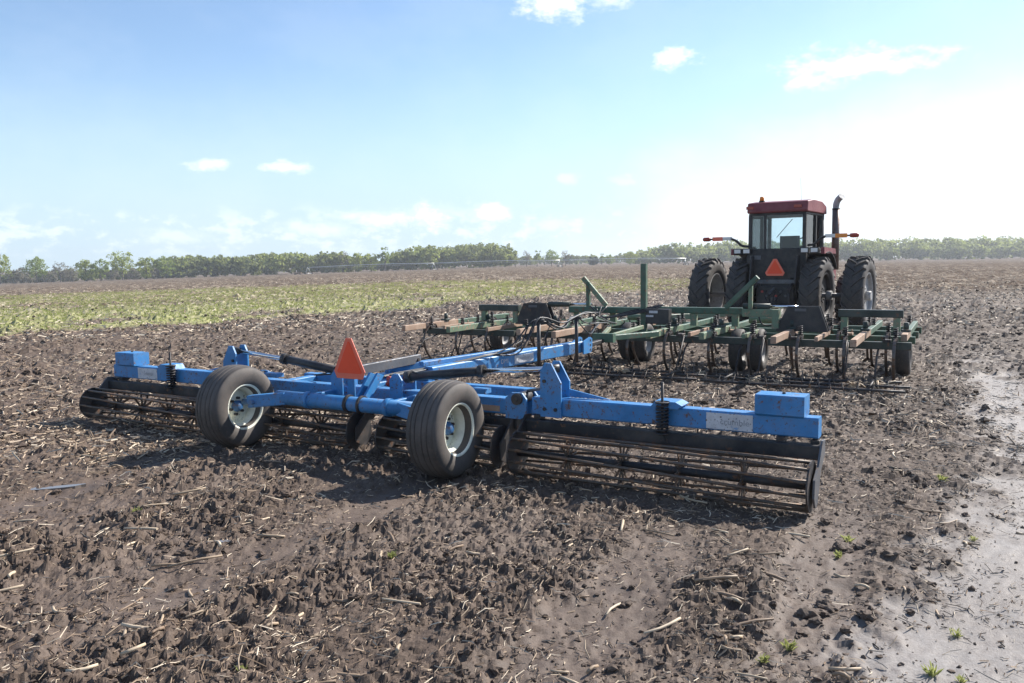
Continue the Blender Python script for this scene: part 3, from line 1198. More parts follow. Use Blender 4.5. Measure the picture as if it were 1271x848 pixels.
wood(196, 440, 412, 40, 9.5, 11.5, 70, 'mixed spring wood along the end of the field behind the hedgerow', 5)
wood(488, 640, 425, 40, 10.5, 13.0, 52, 'dense rounded wood on the low rise', 9)
wood(790, 1460, 520, 60, 12.0, 15.0, 165, 'long dense wood behind the tractor', 13)
wood(780, 1460, 512, 14, 6.0, 8.5, 100, 'leafy undergrowth along the foot of the long wood', 31, 16, 1.3)
wood(-260, 0, 405, 40, 7.5, 10.5, 34, 'hedgerow wood running on past the large green tree', 15)
wood(0, 230, 425, 20, 4.5, 6.5, 46, 'low undergrowth behind the hedgerow trees', 19)
wood(600, 800, 640, 60, 5.5, 8.5, 50, 'distant low tree line showing through the gap', 23)
wood(395, 500, 430, 20, 6.5, 8.0, 24, 'undergrowth between the two woods', 27)


# ------------------------------------------------------------------ centre pivot and wagon far off
def build_pivot():
    D = 350.0
    x0 = px_az(385) * D; x1 = px_az(852) * D
    g0 = float(base_z(np.array([x0]), np.array([D]))[0])
    o = empty('irrigation_pivot', (x0, D, g0))
    tag(o, 'long pale centre pivot irrigation boom in front of the far trees', 'irrigation boom')
    top = 2.9
    n = 4
    span = (x1 - x0) / (n - 1)
    gl = []
    for k in range(n):
        xx = x0 + span * k
        gl.append(float(base_z(np.array([xx]), np.array([D]))[0]) - g0)
    for k in range(n):
        x = span * k; z = gl[k]
        mb = MB()
        for dy in (-1.8, 1.8):
            mb.tube([(x - .3, 0, z + top), (x + dy * .55, dy, z - .1)], .07, 5)
        mb.tube([(x - .9, -1.6, z + .35), (x + .9, 1.6, z + .35)], .07, 5)
        t = mb.build('tower', 'pale_metal', o)
        for dy in (-1.8, 1.8):
            w = MB(); w.lathe([(-.14, .3), (-.14, .55), (.14, .55), (.14, .3)], (x + dy * .55, dy, z + .5), 'y', 14, True)
            w.build('wheel', 'tractor_tyre', t)
        if k < n - 1:
            mb = MB()
            pts = []
            for q in range(9):
                s = q / 8
                pts.append((x + span * s, 0, z + (gl[k + 1] - z) * s + top + .35 * math.sin(s * math.pi)))
            mb.tube(pts, .13, 6)
            mb.build('pipe_span', 'pale_metal', o)
            mb = MB()
            mb.tube([(p[0], p[1], p[2] - .75 * math.sin(i / 8 * math.pi) - .05) for i, p in enumerate(pts)], .03, 4)
            for i in range(1, 8):
                mb.tube([pts[i], (pts[i][0], 0, pts[i][2] - .75 * math.sin(i / 8 * math.pi) - .05)], .025, 4)
            mb.build('truss_rod', 'pale_metal', o)
    x = px_az(372) * 345
    z = float(base_z(np.array([x]), np.array([345.]))[0])
    w = empty('farm_wagon', (x, 345, z))
    tag(w, 'small low flat farm wagon parked near the irrigation boom', 'wagon')
    MB().box(-1.5, 1.5, -.9, .9, .55, .8).box(-1.5, 1.5, -.92, -.86, .8, .95).build('flatbed', 'rust', w)
    MB().tube([(-.6, 0, .8), (-.6, 0, 1.9)], .06, 6).build('standard', 'pale_metal', w)
    for px_ in (-1., 1.):
        for py_ in (-.9, .9):
            MB().lathe([(-.1, .1), (-.1, .32), (.1, .32), (.1, .1)], (px_, py_, .3), 'y', 14, True).build('wheel', 'tractor_tyre', w)


build_pivot()

# ------------------------------------------------------------------ text on decals
def text_part(name, body, size, m, parent, loc, rot, sx=1.):
    cu = bpy.data.curves.new(name, 'FONT')
    cu.body = body; cu.size = size; cu.align_x = 'CENTER'; cu.align_y = 'CENTER'
    tmp = bpy.data.objects.new(name + '_tmp', cu)
    COL.objects.link(tmp)
    dg = bpy.context.evaluated_depsgraph_get()
    me = bpy.data.meshes.new_from_object(tmp.evaluated_get(dg))
    bpy.data.objects.remove(tmp)
    me.materials.clear(); me.materials.append(M[m])
    o = put(name, me, parent, loc, rot, (sx, 1, 1))
    return o


def smv_sign(parent, c, s=1.0, sz=1.0):
    """truncated warning triangle facing backwards (-v)"""
    def tri(k, cut):
        a = [(-.205 * k, -.17 * k + 0), (.205 * k, -.17 * k), (0, .185 * k)]
        out = []
        for i in range(3):
            p = a[i]; q = a[(i + 1) % 3]
            out.append((p[0] + (q[0] - p[0]) * cut, p[1] + (q[1] - p[1]) * cut))
            out.append((q[0] + (p[0] - q[0]) * cut, q[1] + (p[1] - q[1]) * cut))
        return out
    o = MB().prism([(c[0] + a * s, c[2] + b * s * sz) for a, b in tri(1, .15)], c[1], c[1] + .006, 'y').build('warning_triangle', 'orange_border', parent)
    MB().prism([(c[0] + a * s, c[2] - .012 * s + b * s * sz) for a, b in tri(.70, .05)], c[1] - .004, c[1] - .0005, 'y').build('fluorescent_panel', 'orange', o)
    o['label'] = 'orange triangular slow-moving-vehicle sign'
    return o


# ------------------------------------------------------------------ crumbler (blue)
def rolling_basket(parent, u0, u1, v, zc, r, seed):
    mb = MB()
    mb.tube([(u0, v, zc), (u1, v, zc)], .03, 10)
    shaft = mb.build('rolling_basket', 'dark_steel', parent)
    n = 11
    ph = seed * .7
    tw = .55
    L = u1 - u0
    bar = MB()
    pts = []
    for i in range(9):
        t = i / 8
        a = tw * t
        pts.append((L * t, math.cos(a) * r, math.sin(a) * r))
    bar.tube(pts, .0122, 5)
    me = bar.mesh('basket_bar', 'basket_steel')
    for k in range(n):
        put('basket_bar', me, shaft, (u0, v, zc), (ph + 2 * math.pi * k / n, 0, 0))
    sp = MB()
    for k in range(n):
        a = 2 * math.pi * k / n
        sp.beam((0, 0, 0), (0, math.cos(a) * r, math.sin(a) * r), .03, .008, .002, up=(1, 0, 0), w1=.02)
    sp.lathe([(-.012, .05), (.012, .05)], (0, 0, 0), 'x', 12)
    me = sp.mesh('spider', 'basket_steel')
    m = max(2, int(round(L / .42)))
    for i in range(1, m):
        t = i / m
        put('spider', me, shaft, (u0 + L * t, v, zc), (ph + tw * t, 0, 0))
    mud = MB()
    bv, bf = ico(1)
    for i in range(int(L * 46)):
        a = ph + 2 * math.pi * rnd.randrange(n) / n
        t = rnd.random()
        aa = a + tw * t
        c = Vector((u0 + L * t, v + math.cos(aa) * r, zc + math.sin(aa) * r))
        s_ = rnd.uniform(.006, .017)
        mud.add([(c.x + p[0] * s_ * rnd.uniform(.8, 2.4), c.y + p[1] * s_ * rnd.uniform(.6, 1.2), c.z + p[2] * s_ * rnd.uniform(.6, 1.2)) for p in bv], [tuple(f) for f in bf])
    mo = mud.build('caked_mud', 'clod', shaft)
    mo['kind'] = 'stuff'
    dm = MB()
    dm.lathe([(-.006, .0), (-.006, r + .012), (.006, r + .012), (.006, .0)], (0, 0, 0), 'x', 26, False, False)
    me = dm.mesh('end_disc', 'dark_steel')
    for uu in (u0, u1):
        put('end_disc', me, shaft, (uu, v, zc))
    return shaft


def coil_spring(parent, u, v, z0, z1):
    o = MB().coil((u, v, 0), .042, z0, z1, 8.5, .0095).build('coil_spring', 'dark_steel', parent)
    MB().tube([(u, v, z0 - .07), (u, v, z1 + .16)], .011, 8).tube([(u, v, z0 - .012), (u, v, z0)], .055, 14).tube([(u, v, z1), (u, v, z1 + .012)], .055, 14).build('spring_rod', 'dark_steel', o)


TYRE_PROF = None


def implement_wheel(parent, u, v, z, R0=.41, side=1):
    w = .145
    half = [(-.115, .205), (-.138, .24), (-.150, .29), (-.149, .335), (-.136, .375), (-.118, .394)]
    grooves = []
    ribs = [(-.118, -.082), (-.072, -.036), (-.026, .026), (.036, .072), (.082, .118)]
    for a, b in ribs:
        cr = lambda t: R0 - .016 * (abs(t) / .118) ** 2
        grooves += [(a, cr(a) - .0005), (a + .001, cr(a)), (b - .001, cr(b)), (b, cr(b) - .0005)]
        if b < .118:
            grooves += [(b + .001, cr(b) - .011), (b + .009, cr(b) - .011)]
    prof = half + grooves + [(-a, r) for a, r in reversed(half)] + [(.1, .195), (-.1, .195)]
    prof = [(a, r * .965) for a, r in prof]
    ty = MB().lathe(prof, (0, 0, 0), 'x', 64, True).build('wheel', 'tyre', parent, (u, v, z))
    s = side
    rim = [(-.128, .222), (-.128, .208), (-.118, .198), (-.06, .19), (-.05, .165), (.04, .165), (.055, .19), (.118, .198), (.128, .208), (.128, .222),
           (.120, .222), (.118, .206), (.05, .2), (.035, .175), (-.045, .175), (-.055, .2), (-.118, .206), (-.12, .222)]
    rm = MB().lathe(rim, (0, 0, 0), 'x', 48, True)
    rm.lathe([(-.03 * s, .17), (-.026 * s, .12), (-.012 * s, .10), (-.012 * s, .0)], (0, 0, 0), 'x', 40)
    rm.lathe([(-.038 * s, .17), (-.034 * s, .12), (-.020 * s, .10), (-.020 * s, .0)], (0, 0, 0), 'x', 40)
    rb = rm.build('rim', 'cream', ty)
    MB().lathe([(-.05, 0), (-.05, .05), (.02, .055), (.025, .042), (.05, .036), (.055, .028), (.055, 0)], (0, 0, 0), 'x', 20).build('hub', 'blue_hub', ty)
    for k in range(6):
        a = 2 * math.pi * k / 6 + .3
        MB().tube([(-.035, math.cos(a) * .078, math.sin(a) * .078), (.022, math.cos(a) * .078, math.sin(a) * .078)], .013, 6).build('lug_nut', 'dark_steel', ty)
    return ty


def build_crumbler():
    C = -4.82 * UD + 5.5 * HD
    root = empty('soil_crumbler', (C.x, C.y, 0), -R(29.8))
    tag(root, 'blue rolling-basket soil crumbler with two cream-rimmed wheels towed behind the cultivator', 'crumbler')
    B = 'blue'
    BV = .55
    # centre frame
    MB().box(-1.5, 1.5, BV - .065, BV + .065, .42, .555, .01).build('centre_beam', B, root)
    MB().box(-1.45, 1.45, 1.10, 1.22, .42, .54, .01).build('front_beam', B, root)
    for u in (-1.32, -.35, .45, 1.32):
        MB().box(u - .05, u + .05, BV + .068, 1.098, .435, .525, .008).build('frame_tie', B, root)
    # rock shaft with wheel arms
    RV, RZ = .06, .48
    rs = MB().tube([(-.78, RV, RZ), (.82, RV, RZ)], .066, 22).build('rock_shaft', B, root)
    for s in (-1, 1):
        mb = MB()
        mb.beam((s * .66, RV - .005, RZ + .0), (s * 1.05, -.03, .435), .10, .115, .008)
        mb.build('wheel_arm', B, root)
        MB().tube([(s * 1.02, -.03, .435), (s * 1.14, -.03, .425)], .03, 14).tube([(s * .98, -.1, .44), (s * .98, .04, .44)], .024, 12).build('spindle', 'blue_hub', root)
        wx_, wy_ = xy_of(-4.8 + s * 1.24, 5.47)
        implement_wheel(root, s * (1.18 if s > 0 else 1.24), -.03, gz(wx_, wy_) + .375 + .02, .41, 1)
    # levers and uprights on the shaft
    for u in (.12,):
        MB().prism([(RV - .05, RZ - .05), (RV + .05, RZ - .05), (RV + .34, .70), (RV + .25, .73)], u - .012, u + .012, 'x').prism(
            [(RV - .05, RZ - .05), (RV + .05, RZ - .05), (RV + .34, .70), (RV + .25, .73)], u + .07, u + .094, 'x').build('lift_lever', B, root)
        MB().tube([(u - .05, RV, RZ), (u - .02, RV, RZ)], .082, 20).tube([(u + .1, RV, RZ), (u + .125, RV, RZ)], .082, 20).build('shaft_collar', 'dark_steel', root)
    for u in (-.42, .5):
        MB().tube([(u, RV, RZ), (u + .05, RV, RZ)], .078, 20).build('shaft_collar', B, root)
        MB().box(u + .0, u + .05, RV + .06, BV - .066, RZ - .05, RZ + .05, .004).build('shaft_bracket', B, root)
    # cylinder anchor plates above the centre beam
    for s, u in ((-1, -.36), (1, .34)):
        for dv in (-.05, .05):
            MB().prism([(u - .07, .40), (u + .07, .40), (u + .07, .66), (u + .03, .715), (u - .03, .715), (u - .07, .66)], BV - .08 + dv - .008 + (.09 if dv > 0 else -.012), BV - .08 + dv + .008 + (.09 if dv > 0 else -.012), 'y').build('anchor_plate', B, root)
    # fold cylinders
    for s in (-1, 1):
        kk = 1.0 if s > 0 else .972
        a = Vector((s * .35, BV, .67)); m = Vector((s * 1.19, BV, .77)); e = Vector((s * 1.87, BV, .825))
        cy = MB().tube([a, m], .041, 18).tube([m - (m - a).normalized() * .05, m], .056, 18).tube([a, a + (m - a).normalized() * .06], .056, 18).build('fold_cylinder', 'black_paint', root)
        MB().tube([m, e], .021, 12).build('piston_rod', 'chrome', cy)
        MB().tube([e - Vector((0, .06, 0)), e + Vector((0, .06, 0))], .02, 10).tube([e - Vector((s * .06, .028, .004)), e + Vector((s * .03, .028, .003))], .035, 10).build('clevis', 'black_paint', cy)
        # blue stop above the right wheel
        MB().box(min(s * 1.12, s * 1.3), max(s * 1.12, s * 1.3), BV - .17, BV - .07, .60, .64, .004).build('cylinder_stop', B, root)
        # hinge between centre and wing
        MB().tube([(s * 1.58, BV - .14, .57), (s * 1.58, BV + .14, .57)], .048, 18).tube([(s * 1.58, BV - .155, .57), (s * 1.58, BV + .155, .57)], .018, 10).build('hinge_pin', 'black_paint', root)
        for dv in (-.1, .1):
            MB().prism([(s * 1.46, .40), (s * 1.66, .40), (s * 1.66, .57), (s * 1.62, .62), (s * 1.52, .62), (s * 1.46, .57)], BV + dv - .01, BV + dv + .01, 'y').build('hinge_plate', B, root)
        # wing beam
        MB().beam((s * 1.69, BV, .512), (s * kk * 3.95, BV, .518), .13, .145, .01).build('wing_beam', B, root)
        # fold tower
        poly = [(s * 1.78, .435), (s * 1.97, .435), (s * 1.97, .72), (s * 1.88, .88), (s * 1.82, .88), (s * 1.78, .80)]
        for dv in (-.079, .079):
            t = MB().prism(poly, BV + dv - .009, BV + dv + .009, 'y').build('fold_tower', B, root)
            if dv < 0:
                for (bu, bz) in ((1.82, .5), (1.92, .5), (1.82, .73)):
                    MB().tube([(s * bu, BV - .10, bz), (s * bu, BV - .085, bz)], .016, 6).build('bolt', 'dark_steel', t)
        MB().prism([(s * 1.985, .595), (s * 2.35, .595), (s * 1.985, .66)], BV + .03, BV + .045, 'y').build('gusset', B, root)
        MB().tube([(s * 1.6, BV + .02, .62), (s * 1.78, BV + .02, .655)], .014, 8).build('link_rod', 'grey_steel', root)
        # counterweight box
        wb = MB().beam((s * kk * 3.52, BV, .665), (s * kk * 3.86, BV, .665), .20, .145, .008).build('weight_box', B, root)
        MB().tube([(s * kk * 3.7, BV + .01, .737), (s * kk * 3.7, BV + .01, .75)], .012, 8).build('bolt', 'dark_steel', wb)
        # decal on the wing
        d = MB().box(min(s * kk * 3.16, s * kk * 3.5), max(s * kk * 3.16, s * kk * 3.5), BV - .0685, BV - .066, .455, .575, .001).build('decal', 'decal', root)
        if s > 0:
            text_part('lettering', 'crumble', .062, 'decal_text', d, (3.37, BV - .0705, .513), (R(90), 0, 0), 1.05)
        else:
            text_part('lettering', 'crumble', .05, 'decal_text', d, (-3.31 * kk, BV - .0705, .513), (R(90), 0, 0), 1.0)
        # spring and its bracket
        MB().prism([(s * 2.74, .588), (s * 2.96, .588), (s * 2.99, .615), (s * 2.94, .64), (s * 2.78, .64)], BV - .12, BV + .05, 'y').build('spring_bracket', B, root)
        coil_spring(root, s * kk * 2.84, BV - .125, .405, .628)
        # gang frame and basket
        g = MB().beam((s * 1.62, .46, .36), (s * kk * 3.97, .46, .36), .095, .10, .008).build('gang_tube', 'dark_steel', root)
        MB().tube([(s * kk * 2.84, .40, .36), (s * kk * 2.84, .52, .36)], .03, 10).build('spring_foot', 'dark_steel', g)
        for uu in (1.66, 3.985 * kk):
            poly = [(.52, .44), (.42, .45), (.27, .30), (.14, .24), (.12, .12), (.17, .045), (.24, .045), (.30, .12), (.36, .25), (.52, .34)]
            MB().prism(poly, s * uu - .007, s * uu + .007, 'x').build('hanger_plate', 'grey_steel' if uu > 3 else 'dark_steel', root)
        MB().box(min(s * kk * 3.9, s * kk * 3.96), max(s * kk * 3.9, s * kk * 3.96), .48, .56, .412, .435, .003).build('gang_stop', 'dark_steel', root)
        a, b = sorted((s * 1.70, s * kk * 3.955))
        rolling_basket(root, a, b, .215, .178, .165, 3 + s)
        for uu in (1.75, 3.7):
            MB().prism([(.46, .405), (.54, .405), (.60, .445), (.46, .445)], s * uu - .03, s * uu + .03, 'x').build('gang_pivot', 'dark_steel', root)
    # centre gangs
    for (a, b, sd) in ((-1.52, .02, 1), (.22, 1.55, 2)):
        MB().box(a, b, .47, .56, .30, .39, .008).build('gang_tube', 'dark_steel', root)
        for uu in (a + .03, b - .03):
            MB().prism([(.55, .40), (.45, .41), (.34, .30), (.24, .22), (.24, .09), (.32, .05), (.40, .10), (.45, .24), (.55, .30)], uu - .007, uu + .007, 'x').build('hanger_plate', 'dark_steel', root)
        for uu in (a + .3, b - .3):
            MB().box(uu - .04, uu + .04, .49, .55, .39, .42, .004).build('gang_mount', 'dark_steel', root)
        rolling_basket(root, a + .07, b - .07, .33, .178, .165, sd)
    # tongue
    TZ = .635
    MB().beam((.12, 1.22, TZ - .035), (.50, 3.98, TZ - .01), .115, .145, .01).build('tongue_beam', B, root)
    MB().beam((-.42, 1.24, TZ - .035), (.355, 3.35, TZ - .015), .10, .13, .01).build('tongue_beam', B, root)
    MB().beam((.0, 1.26, TZ + .055), (.30, 2.62, TZ + .075), .075, .05, .005).build('tongue_cap', B, root)
    MB().beam((-.30, .60, .685), (-.285, 1.62, .695), .045, .095, .005).build('transport_lock', 'grey_steel', root)
    for v in (.62, 1.57):
        MB().tube([(-.265, v, .69), (-.25, v, .69)], .018, 8).build('lock_pin', 'dark_steel', root)
    MB().box(-.34, -.27, .545, .60, .45, .66, .004).build('lock_post', B, root)
    MB().box(-.47, .17, 1.14, 1.26, .545, .585, .006).build('tongue_mount', B, root)
    pts = [(3.9, .54), (4.12, .54), (4.16, .6), (4.16, .72), (4.10, .74), (3.9, .70)]
    for uu in (.44, .58):
        hp = MB().prism(pts, uu - .01, uu + .01, 'x').build('hitch_plate', B, root)
        for z in (.58, .64, .70):
            MB().tube([(uu - .014, 4.1, z), (uu + .014, 4.1, z)], .016, 8).build('pin_hole', 'black_paint', hp)
    MB().beam((.505, 4.08, .62), (.42, 4.95, .62), .07, .05, .006).build('hitch_link', 'dark_steel', root)
    # decals on the tongue
    d = Vector((.38, 2.76, .025)).normalized()
    nrm = Vector((d.y, -d.x, 0)).normalized()
    p = Vector((.12, 1.22, TZ - .035)) + d * 1.34 + nrm * .0595
    q = p + d * .36
    MB().beam(p + Vector((0, 0, -.005)), q + Vector((0, 0, -.005)), .002, .095, .0005).build('decal', 'decal', root)
    ang = math.atan2(d.y, d.x)
    text_part('lettering', 'DMI', .07, 'decal', root, tuple(Vector((.12, 1.22, TZ - .035)) + d * 1.16 + nrm * .0598), (R(90), 0, ang), 1.1)
    pp = (p + q) / 2 + nrm * .0025
    text_part('lettering', 'crumbler', .055, 'decal_text', root, tuple(pp), (R(90), 0, ang), 1.1)
    # hose stands with hydraulic hoses
    for (u, v, top) in ((.545, 2.78, 1.03), (.575, 3.72, 1.0)):
        MB().tube([(u, v, .46), (u, v, top)], .022, 10).tube([(u - .05, v, top), (u + .06, v + .02, top + .012)], .02, 8).build('hose_stand', 'black_paint', root)
    for k in range(4):
        o1 = (k - 1.5) * .03
        j = lambda s_: rnd.uniform(-s_, s_)
        pts = [(.3 + o1, 2.15, .70), (.42 + o1 + j(.05), 2.5, .74 + j(.06)), (.53 + o1, 2.76, 1.04 + .012 * k), (.62 + j(.06), 3.2, 1.0 + j(.1)), (.57 + o1, 3.7, 1.02 + .008 * k), (.62 + j(.1), 4.15, .92 + j(.14)), (.45 + j(.12), 4.8, .86 + j(.08)), (.2 + o1 * 3, 5.6, .80)]
        crv = catmull(pts, 5)
        MB().tube(crv, .0085, 6).build('hydraulic_hose', 'hose', root)
    for k in range(3):
        o1 = k * .03
        crv = catmull([(.3 + o1, 2.15, .72), (.1 + o1, 1.5, .66), (-.05 + o1 * 2, .95, .64), (.1 * k - .1, .62, .62 + .02 * k)], 5)
        MB().tube(crv, .0085, 6).build('hydraulic_hose', 'hose', root)
    for s in (-1, 1):
        MB().tube(catmull([(s * .45, .5, .73), (s * .7, .62, .64), (s * .9, .7, .6), (s * .5, .95, .62)], 5), .0085, 6).build('hydraulic_hose', 'hose', root)
    MB().tube([(.20, .47, .60), (.26, .47, .66)], .03, 10).tube([(.2, .47, .66), (.28, .47, .64)], .025, 10).build('hose_coupler', 'red_hose', root)
    # little plates on the beams
    MB().box(.56, .70, BV - .0685, BV - .066, .45, .54, .001).build('decal', 'decal', root)
    MB().box(1.20, 1.38, BV - .0685, BV - .066, .44, .49, .001).build('serial_plate', 'rust', root)
    MB().box(.98, 1.06, BV - .076, BV - .066, .40, .56, .002).build('beam_strap', 'grey_steel', root)
    # sign
    MB().box(-.19, -.11, .36, .38, .44, .72, .003).box(-.19, -.11, .38, .484, .44, .47, .003).build('sign_post', B, root)
    smv_sign(root, (-.15, .345, .865), 1.06, 1.18)
    # mud and stalks wrapped round the baskets are left to the residue
    return root


def catmull(pts, n):
    P = [Vector(p) for p in pts]
    P = [P[0] * 2 - P[1]] + P + [P[-1] * 2 - P[-2]]
    out = []
    for i in range(1, len(P) - 2):
        for k in range(n):
            t = k / n
            a, b, c, d = P[i - 1], P[i], P[i + 1], P[i + 2]
            out.append(.5 * ((2 * b) + (c - a) * t + (2 * a - 5 * b + 4 * c - d) * t * t + (3 * b - a - 3 * c + d) * t ** 3))
    out.append(P[-2])
    return out


build_crumbler()


# ------------------------------------------------------------------ field cultivator (green)
def build_cultivator():
    C = -4.5 * UD + 12.5 * HD
    root = empty('field_cultivator', (C.x, C.y, 0), -TH)
    tag(root, 'long green and rusty field cultivator with many tines between tractor and crumbler', 'cultivator')
    Z = .575
    # fore-aft bars whose ends stick out behind
    bars = [(-3.80, -1.30, 'rust'), (-2.90, -1.30, 'light_green'), (-1.58, -1.32, 'rust'), (-.86, -1.55, 'rust'), (.50, -1.22, 'light_green'), (1.24, -1.08, 'light_green'),
            (2.28, -1.32, 'rust'), (3.28, -1.42, 'rust'), (3.80, -.45, 'rust')]
    for i, (u, v0, m) in enumerate(bars):
        MB().beam((u, v0, Z + .045), (u, .35, Z + .045), .075, .095, .006).build('bar_end', m, root)
        MB().beam((u, .351, Z + .04), (u, 2.3, Z + .04), .07, .09, .006).build('frame_bar', 'green', root)
        # bolted clamp with capped head
        MB().box(u - .06, u + .06, -.08, .06, Z + .095, Z + .125, .004).tube([(u, .0, Z + .12), (u, .0, Z + .22)], .035, 10).build('clamp', 'dark_green', root)
    # ranks across, in three hinged sections
    for (a, b) in ((-3.9, -2.06), (-2.0, 2.0), (2.06, 3.9)):
        for v in (-.55, .35, 1.25, 2.15):
            MB().box(a, b, v - .05, v + .05, Z - .105, Z - .005, .008).build('rank_tube', 'dark_green' if v < 0 else 'green', root)
    # shanks
    sh = MB()
    pts = [(0, .06, -.02), (0, .16, .05), (0, .10, .12), (0, -.06, .10), (0, -.20, -.02), (0, -.24, -.18), (0, -.17, -.34), (0, -.05, -.47)]
    crv = catmull(pts, 3)
    for i in range(len(crv) - 1):
        pass
    vs = []; fs = []
    for i, p in enumerate(crv):
        t = (crv[min(i + 1, len(crv) - 1)] - crv[max(i - 1, 0)]).normalized()
        nn = Vector((0, -t.z, t.y))
        for (sx, sn) in ((-.019, -.007), (.019, -.007), (.019, .007), (-.019, .007)):
            vs.append((sx, p.y + nn.y * sn, p.z + nn.z * sn))
    for i in range(len(crv) - 1):
        for k in range(4):
            fs.append((i * 4 + k, i * 4 + (k + 1) % 4, i * 4 + 4 + (k + 1) % 4, i * 4 + 4 + k))
    fs += [(3, 2, 1, 0), tuple(len(vs) - 4 + k for k in range(4))]
    sh.add(vs, fs)
    me_sh = sh.mesh('shank', 'soil_steel')
    sw = MB()
    sw.add([(0, .10, -.53), (-.11, -.10, -.545), (-.02, -.05, -.47), (.02, -.05, -.47), (.11, -.10, -.545), (0, -.02, -.52), (0, .08, -.545), (-.1, -.11, -.555), (.1, -.11, -.555)],
           [(0, 1, 2), (0, 2, 3), (0, 3, 4), (0, 6, 7, 1), (0, 4, 8, 6), (1, 5, 2), (3, 5, 4), (2, 5, 3), (1, 7, 5), (4, 5, 8), (5, 7, 6), (5, 6, 8)])
    me_sw = sw.mesh('sweep', 'soil_steel')
    me_sp = MB().coil((0, .0, 0), .03, .10, .24, 5, .009, 8, 4).box(-.03, .03, -.05, .09, .06, .10, .003).mesh('trip_spring', 'dark_steel')
    n = 0
    for r, v in enumerate((-.55, .35, 1.25, 2.15)):
        off = (-3.72, -3.30, -3.52, -3.10)[r]
        k = 0
        while off + k * .62 < 3.8:
            u = off + k * .62 + rnd.uniform(-.03, .03)
            s_ = put('shank', me_sh, root, (u, v - .02, Z - .055), (0, 0, rnd.uniform(-.05, .05)))
            put('sweep', me_sw, s_)
            put('trip_spring', me_sp, s_)
            k += 1; n += 1
    # wing lift beams
    for s, u0, u1 in ((1, 2.92, 3.76), (-1, -3.06, -2.26)):
        MB().box(u0, u1, -.06, .06, .86, .965, .008).build('lift_beam', 'dark_green', root)
        for u in (u0 + .08, u1 - .08):
            MB().box(u - .045, u + .045, -.045, .045, Z + .09, .858, .005).build('lift_post', 'light_green', root)
    # fold plates
    for (u, w) in ((2.42, 1), (-1.98, 1)):
        poly = [(u - .37, Z + .06), (u + .37, Z + .06), (u + .24, 1.0), (u - .20, 1.0)]
        MB().prism(poly, -.02, .0, 'y').prism(poly, .12, .14, 'y').build('fold_plate', 'black_paint' if u > 0 else 'dark_steel', root)
        MB().box(u - .10, u + .06, -.026, -.021, .93, .97, .001).build('plate_label', 'grey_steel', root)
    # centre beams and hydraulics
    MB().box(-1.3, -.04, -.06, .07, .855, .955, .01).build('centre_lift_beam', 'green', root)
    MB().box(.06, 1.52, .16, .28, .855, .955, .01).build('centre_lift_beam', 'green', root)
    for u in (-1.2, -.55, .75, 1.4):
        MB().box(u - .05, u + .05, .02 if u < 0 else .18, .1 if u < 0 else .26, Z + .09, .853, .005).build('lift_post', 'light_green', root)
    MB().box(1.55, 2.1, .02, .14, .83, .95, .008).build('centre_lift_beam', 'light_green', root)
    MB().box(2.0, 2.1, -.06, .018, Z + .1, .95, .006).build('lift_post', 'light_green', root)
    bx = MB().box(.06, .44, -.1, .05, .70, .935, .008).build('control_box', 'black_paint', root)
    MB().box(.12, .26, -.104, -.101, .87, .91, .001).build('sticker', 'decal', bx)
    MB().box(.07, .19, -.104, -.101, .81, .84, .001).build('sticker', 'decal', bx)
    for (a, b) in (((-1.75, .1, .98), (-.95, .1, .99)), ((1.55, .1, .985), (2.35, .1, .99))):
        a = Vector(a); b = Vector(b); m = a.lerp(b, .5)
        c = MB().tube([a, m], .045, 14).build('fold_cylinder', 'dark_green', root)
        MB().tube([m, b], .02, 10).build('piston_rod', 'chrome', c)
    for (u, v, l) in ((1.55, .5, .8), (-.5, .6, .7)):
        MB().tube([(u, v, .75), (u + l, v, .76)], .05, 12).build('depth_cylinder', 'light_green', root)
    # tall post
    MB().box(-.045, .045, -.05, .04, Z, 1.65, .006).build('marker_post', 'green', root)
    # folded braces / stands
    MB().box(-1.0, -.94, -.03, .03, .955, 1.36, .005).build('stand_leg', 'green', root)
    MB().beam((-1.06, 0, 1.43), (-.66, .02, .975), .06, .075, .005).build('stand_brace', 'light_green', root)
    MB().box(1.64, 1.70, .0, .06, .95, 1.33, .005).build('stand_leg', 'light_green', root)
    MB().beam((1.78, 0, 1.43), (1.30, .02, .965), .06, .075, .005).build('stand_brace', 'green', root)
    # rear hitch for the crumbler
    MB().beam((.28, -2.12, .66), (.62, -1.2, .65), .09, .075, .006).build('hitch_beam', 'green', root)
    MB().beam((.14, -2.1, .66), (-.35, -.6, .66), .06, .06, .006).build('hitch_beam', 'light_green', root)
    MB().beam((.20, -2.05, .66), (.15, -.5, .68), .05, .06, .006).build('hitch_beam', 'light_green', root)
    MB().box(.05, .35, -2.2, -2.1, .60, .72, .006).build('hitch_plate', 'green', root)
    # front hitch to the tractor
    MB().beam((-1.2, 2.25, .56), (.35, 5.6, .55), .1, .12, .008).build('drawbar', 'green', root)
    MB().beam((1.6, 2.25, .56), (.45, 5.6, .55), .1, .12, .008).build('drawbar', 'green', root)
    MB().beam((.40, 5.55, .53), (.45, 7.0, .50), .08, .1, .008).build('drawbar', 'dark_green', root)
    # gauge wheels in pairs
    tyre = MB()
    prof = [(-.075, .17), (-.095, .21), (-.10, .26), (-.088, .305), (-.06, .325), (0, .33), (.06, .325), (.088, .305), (.10, .26), (.095, .21), (.075, .17)]
    tyre.lathe(prof, (0, 0, 0), 'x', 32, True)
    me_t = tyre.mesh('gauge_wheel', 'tractor_tyre')
    rim = MB().lathe([(-.08, .185), (-.07, .165), (-.02, .13), (-.01, .05), (-.03, .0)], (0, 0, 0), 'x', 24).lathe([(.08, .185), (.07, .165), (.02, .13), (.02, .05), (.04, 0)], (0, 0, 0), 'x', 24)
